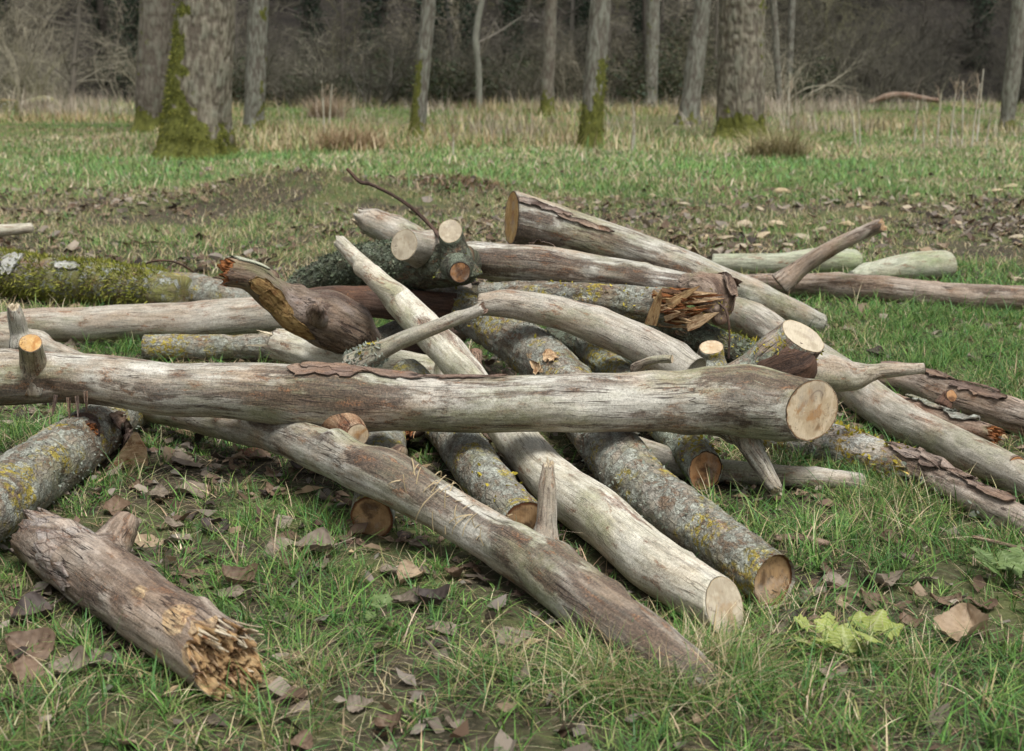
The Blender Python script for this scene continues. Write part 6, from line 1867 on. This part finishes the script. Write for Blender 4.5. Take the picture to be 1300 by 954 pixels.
        rows.append((r_, px, y, SH[v][2], 'shrub'))
    gr = {}
    for o, px, y, look, what in rows:
        i = int(np.argmin([abs(px - t[1]) for t in TL]))
        gr.setdefault((look, what, i, px < TL[i][1]), []).append((abs(px - TL[i][1]), o))
    for (look, what, i, left), lst in gr.items():
        lst.sort(key=lambda t: t[0])
        for k, (_, o) in enumerate(lst):
            o['label'] = '%s %s %s of %s%s' % (look, 'tree' if what == 'tree' else 'shrub', 'left' if left else 'right', TL[i][0], '' if len(lst) == 1 else ', %s to it' % ORD[min(k, 17)])
    # the far wood and its undergrowth read as one dark mass
    Vs, Qs, n0 = [], [], 0
    roots = []
    for k in range(420):
        y = rs.uniform(72, 128); x = rs.uniform(-.5, .5) * y
        roots.append(((x, y, float(gz(x, y)) - .2), (rs.normal(0, .08), rs.normal(0, .05), 1), rs.uniform(7, 12), rs.uniform(.05, .16)))
    V, Q = branch_net(rs, roots, 1, sides=3, kids=(9,), wob=.1, up=.1, pts_n=6, ldec=(.25,))
    me = net_mesh('far_wood', V, Q, (.05, .05, .036), rs, .6)
    tag(obj('far_wood', me, M['twig']), kind='stuff')
    roots = []
    for k in range(1900):
        y = 57 + 40 * rs.uniform(0, 1) ** 1.3; x = rs.uniform(-.48, .48) * y
        roots.append(((x, y, float(gz(x, y)) - .1), (rs.normal(0, .6), rs.normal(0, .4), .8), rs.uniform(.8, 2.6), rs.uniform(.010, .026)))
    V, Q = branch_net(rs, roots, 1, sides=3, kids=(7,), wob=.3, up=-.05, pts_n=5, ldec=(.5,))
    me = net_mesh('undergrowth', V, Q, (.115, .11, .072), rs, .9)
    tag(obj('undergrowth', me, M['twig']), kind='stuff')
wood()

# dead hogweed stalks standing in the meadow at the right
def stalks():
    rs = np.random.RandomState(6)
    rows = []
    for (px, py, hpx, lean) in ((1189, 190, 70, 2), (1206, 190, 84, 4), (1221, 185, 80, -3), (1233, 190, 82, 6), (1240, 180, 90, 3), (1217, 188, 30, -8), (1092, 188, 64, -6), (1086, 182, 54, -10), (995, 170, 60, -4), (1000, 165, 70, 0), (1161, 182, 52, 1), (802, 195, 52, 3), (806, 190, 62, -4), (575, 200, 30, 1), (412, 170, 66, -2), (1252, 188, 44, 3), (1172, 192, 40, -2), (418, 166, 58, 5)):
        p, m = PG(px, py)
        h = hpx * m
        rr = max(.006, 1.1 * m)
        root = bpy.data.objects.new('dead_stalk', None); COL.objects.link(root); root.location = p
        d = tube([(0, 0, -.05), (lean * m * .4, 0, h * .5), (lean * m, 0, h)], [rr * 1.1, rr, rr * .6], seg=8, step=.05, seed=int(px), lump=.1, ridge=0, end1='round')
        o = bpy.data.objects.new('stem', tube_mesh('stem', d)); COL.objects.link(o); o.parent = root; o.data.materials.append(M['pale'])
        roots = [(d['C'][int(rs.uniform(.45, .95) * (d['nr'] - 1))], (rs.uniform(-1, 1), rs.uniform(-1, 1), 1.2), h * rs.uniform(.15, .35), rr * .5) for _ in range(5)]
        V, Q = branch_net(rs, roots, 1, kids=(4,))
        o2 = bpy.data.objects.new('seed_head', net_mesh('seed_head', V, Q, (.30, .235, .165), rs)); COL.objects.link(o2); o2.parent = root; o2.data.materials.append(M['twig'])
        tag(root, None, 'dead plant', 'dry stalks standing in the rough grass')
        rows.append((root, px))
    L2 = [('the crooked far right tree', 1286), ('the open dark hollow at right', 1120), ('the broad right tree', 942), ('the moss sided central tree', 757), ('the leaning slender tree', 537), ('the slim grey spotted tree', 325)]
    g_ = {}
    for o, px in rows:
        i = int(np.argmin([abs(px - t[1]) for t in L2]))
        g_.setdefault((i, px < L2[i][1]), []).append((abs(px - L2[i][1]), o))
    for (i, left), lst in g_.items():
        lst.sort(key=lambda t: t[0])
        for k, (_, o) in enumerate(lst):
            o['label'] = 'thin dry stalk %s of %s, %s to it' % ('left' if left else 'right', L2[i][0], ORD[min(k, 17)])
stalks()

# fallen branch far away at the forest edge and cut stump at far left
tag(twig('fallen_bough', '', [(1105, 130, 3, 50), (1125, 123, 4, 50), (1145, 121, 4, 50), (1190, 128, 3, 50)], M['brown'], seed=7)[0], 'pale fallen bough lying at the dark forest edge at right', 'branch')
p, m = PG(12, 150)
d = tube([p + Vector((0, 0, -.1)), p + Vector((0, 0, .3)), p + Vector((0.02, 0, .55))], [.33, .27, .25], seg=32, step=.04, seed=77, lump=.15, ridge=.01, rscale=8, end1='cut')
o = obj('mossy_stump', tube_mesh('mossy_stump', d), M['mossy'])
cut_face(d, 1, M['cut_brown'], o)
fuzz(d, 1200, .05, M['moss'], o, 'moss', MOSSC, lambda f, g, p: g < 400, 3, False, .6)
tag(o, 'mossy cut stump at the far left edge of the wood', 'stump')
tw8, _ = twig('fallen_bough', 'mossy fallen bough beside the far left stump', [(25, 135, 5, 50), (45, 130, 7, 50), (62, 128, 6, 50), (80, 138, 4, 50)], M['mossy'], seed=8)
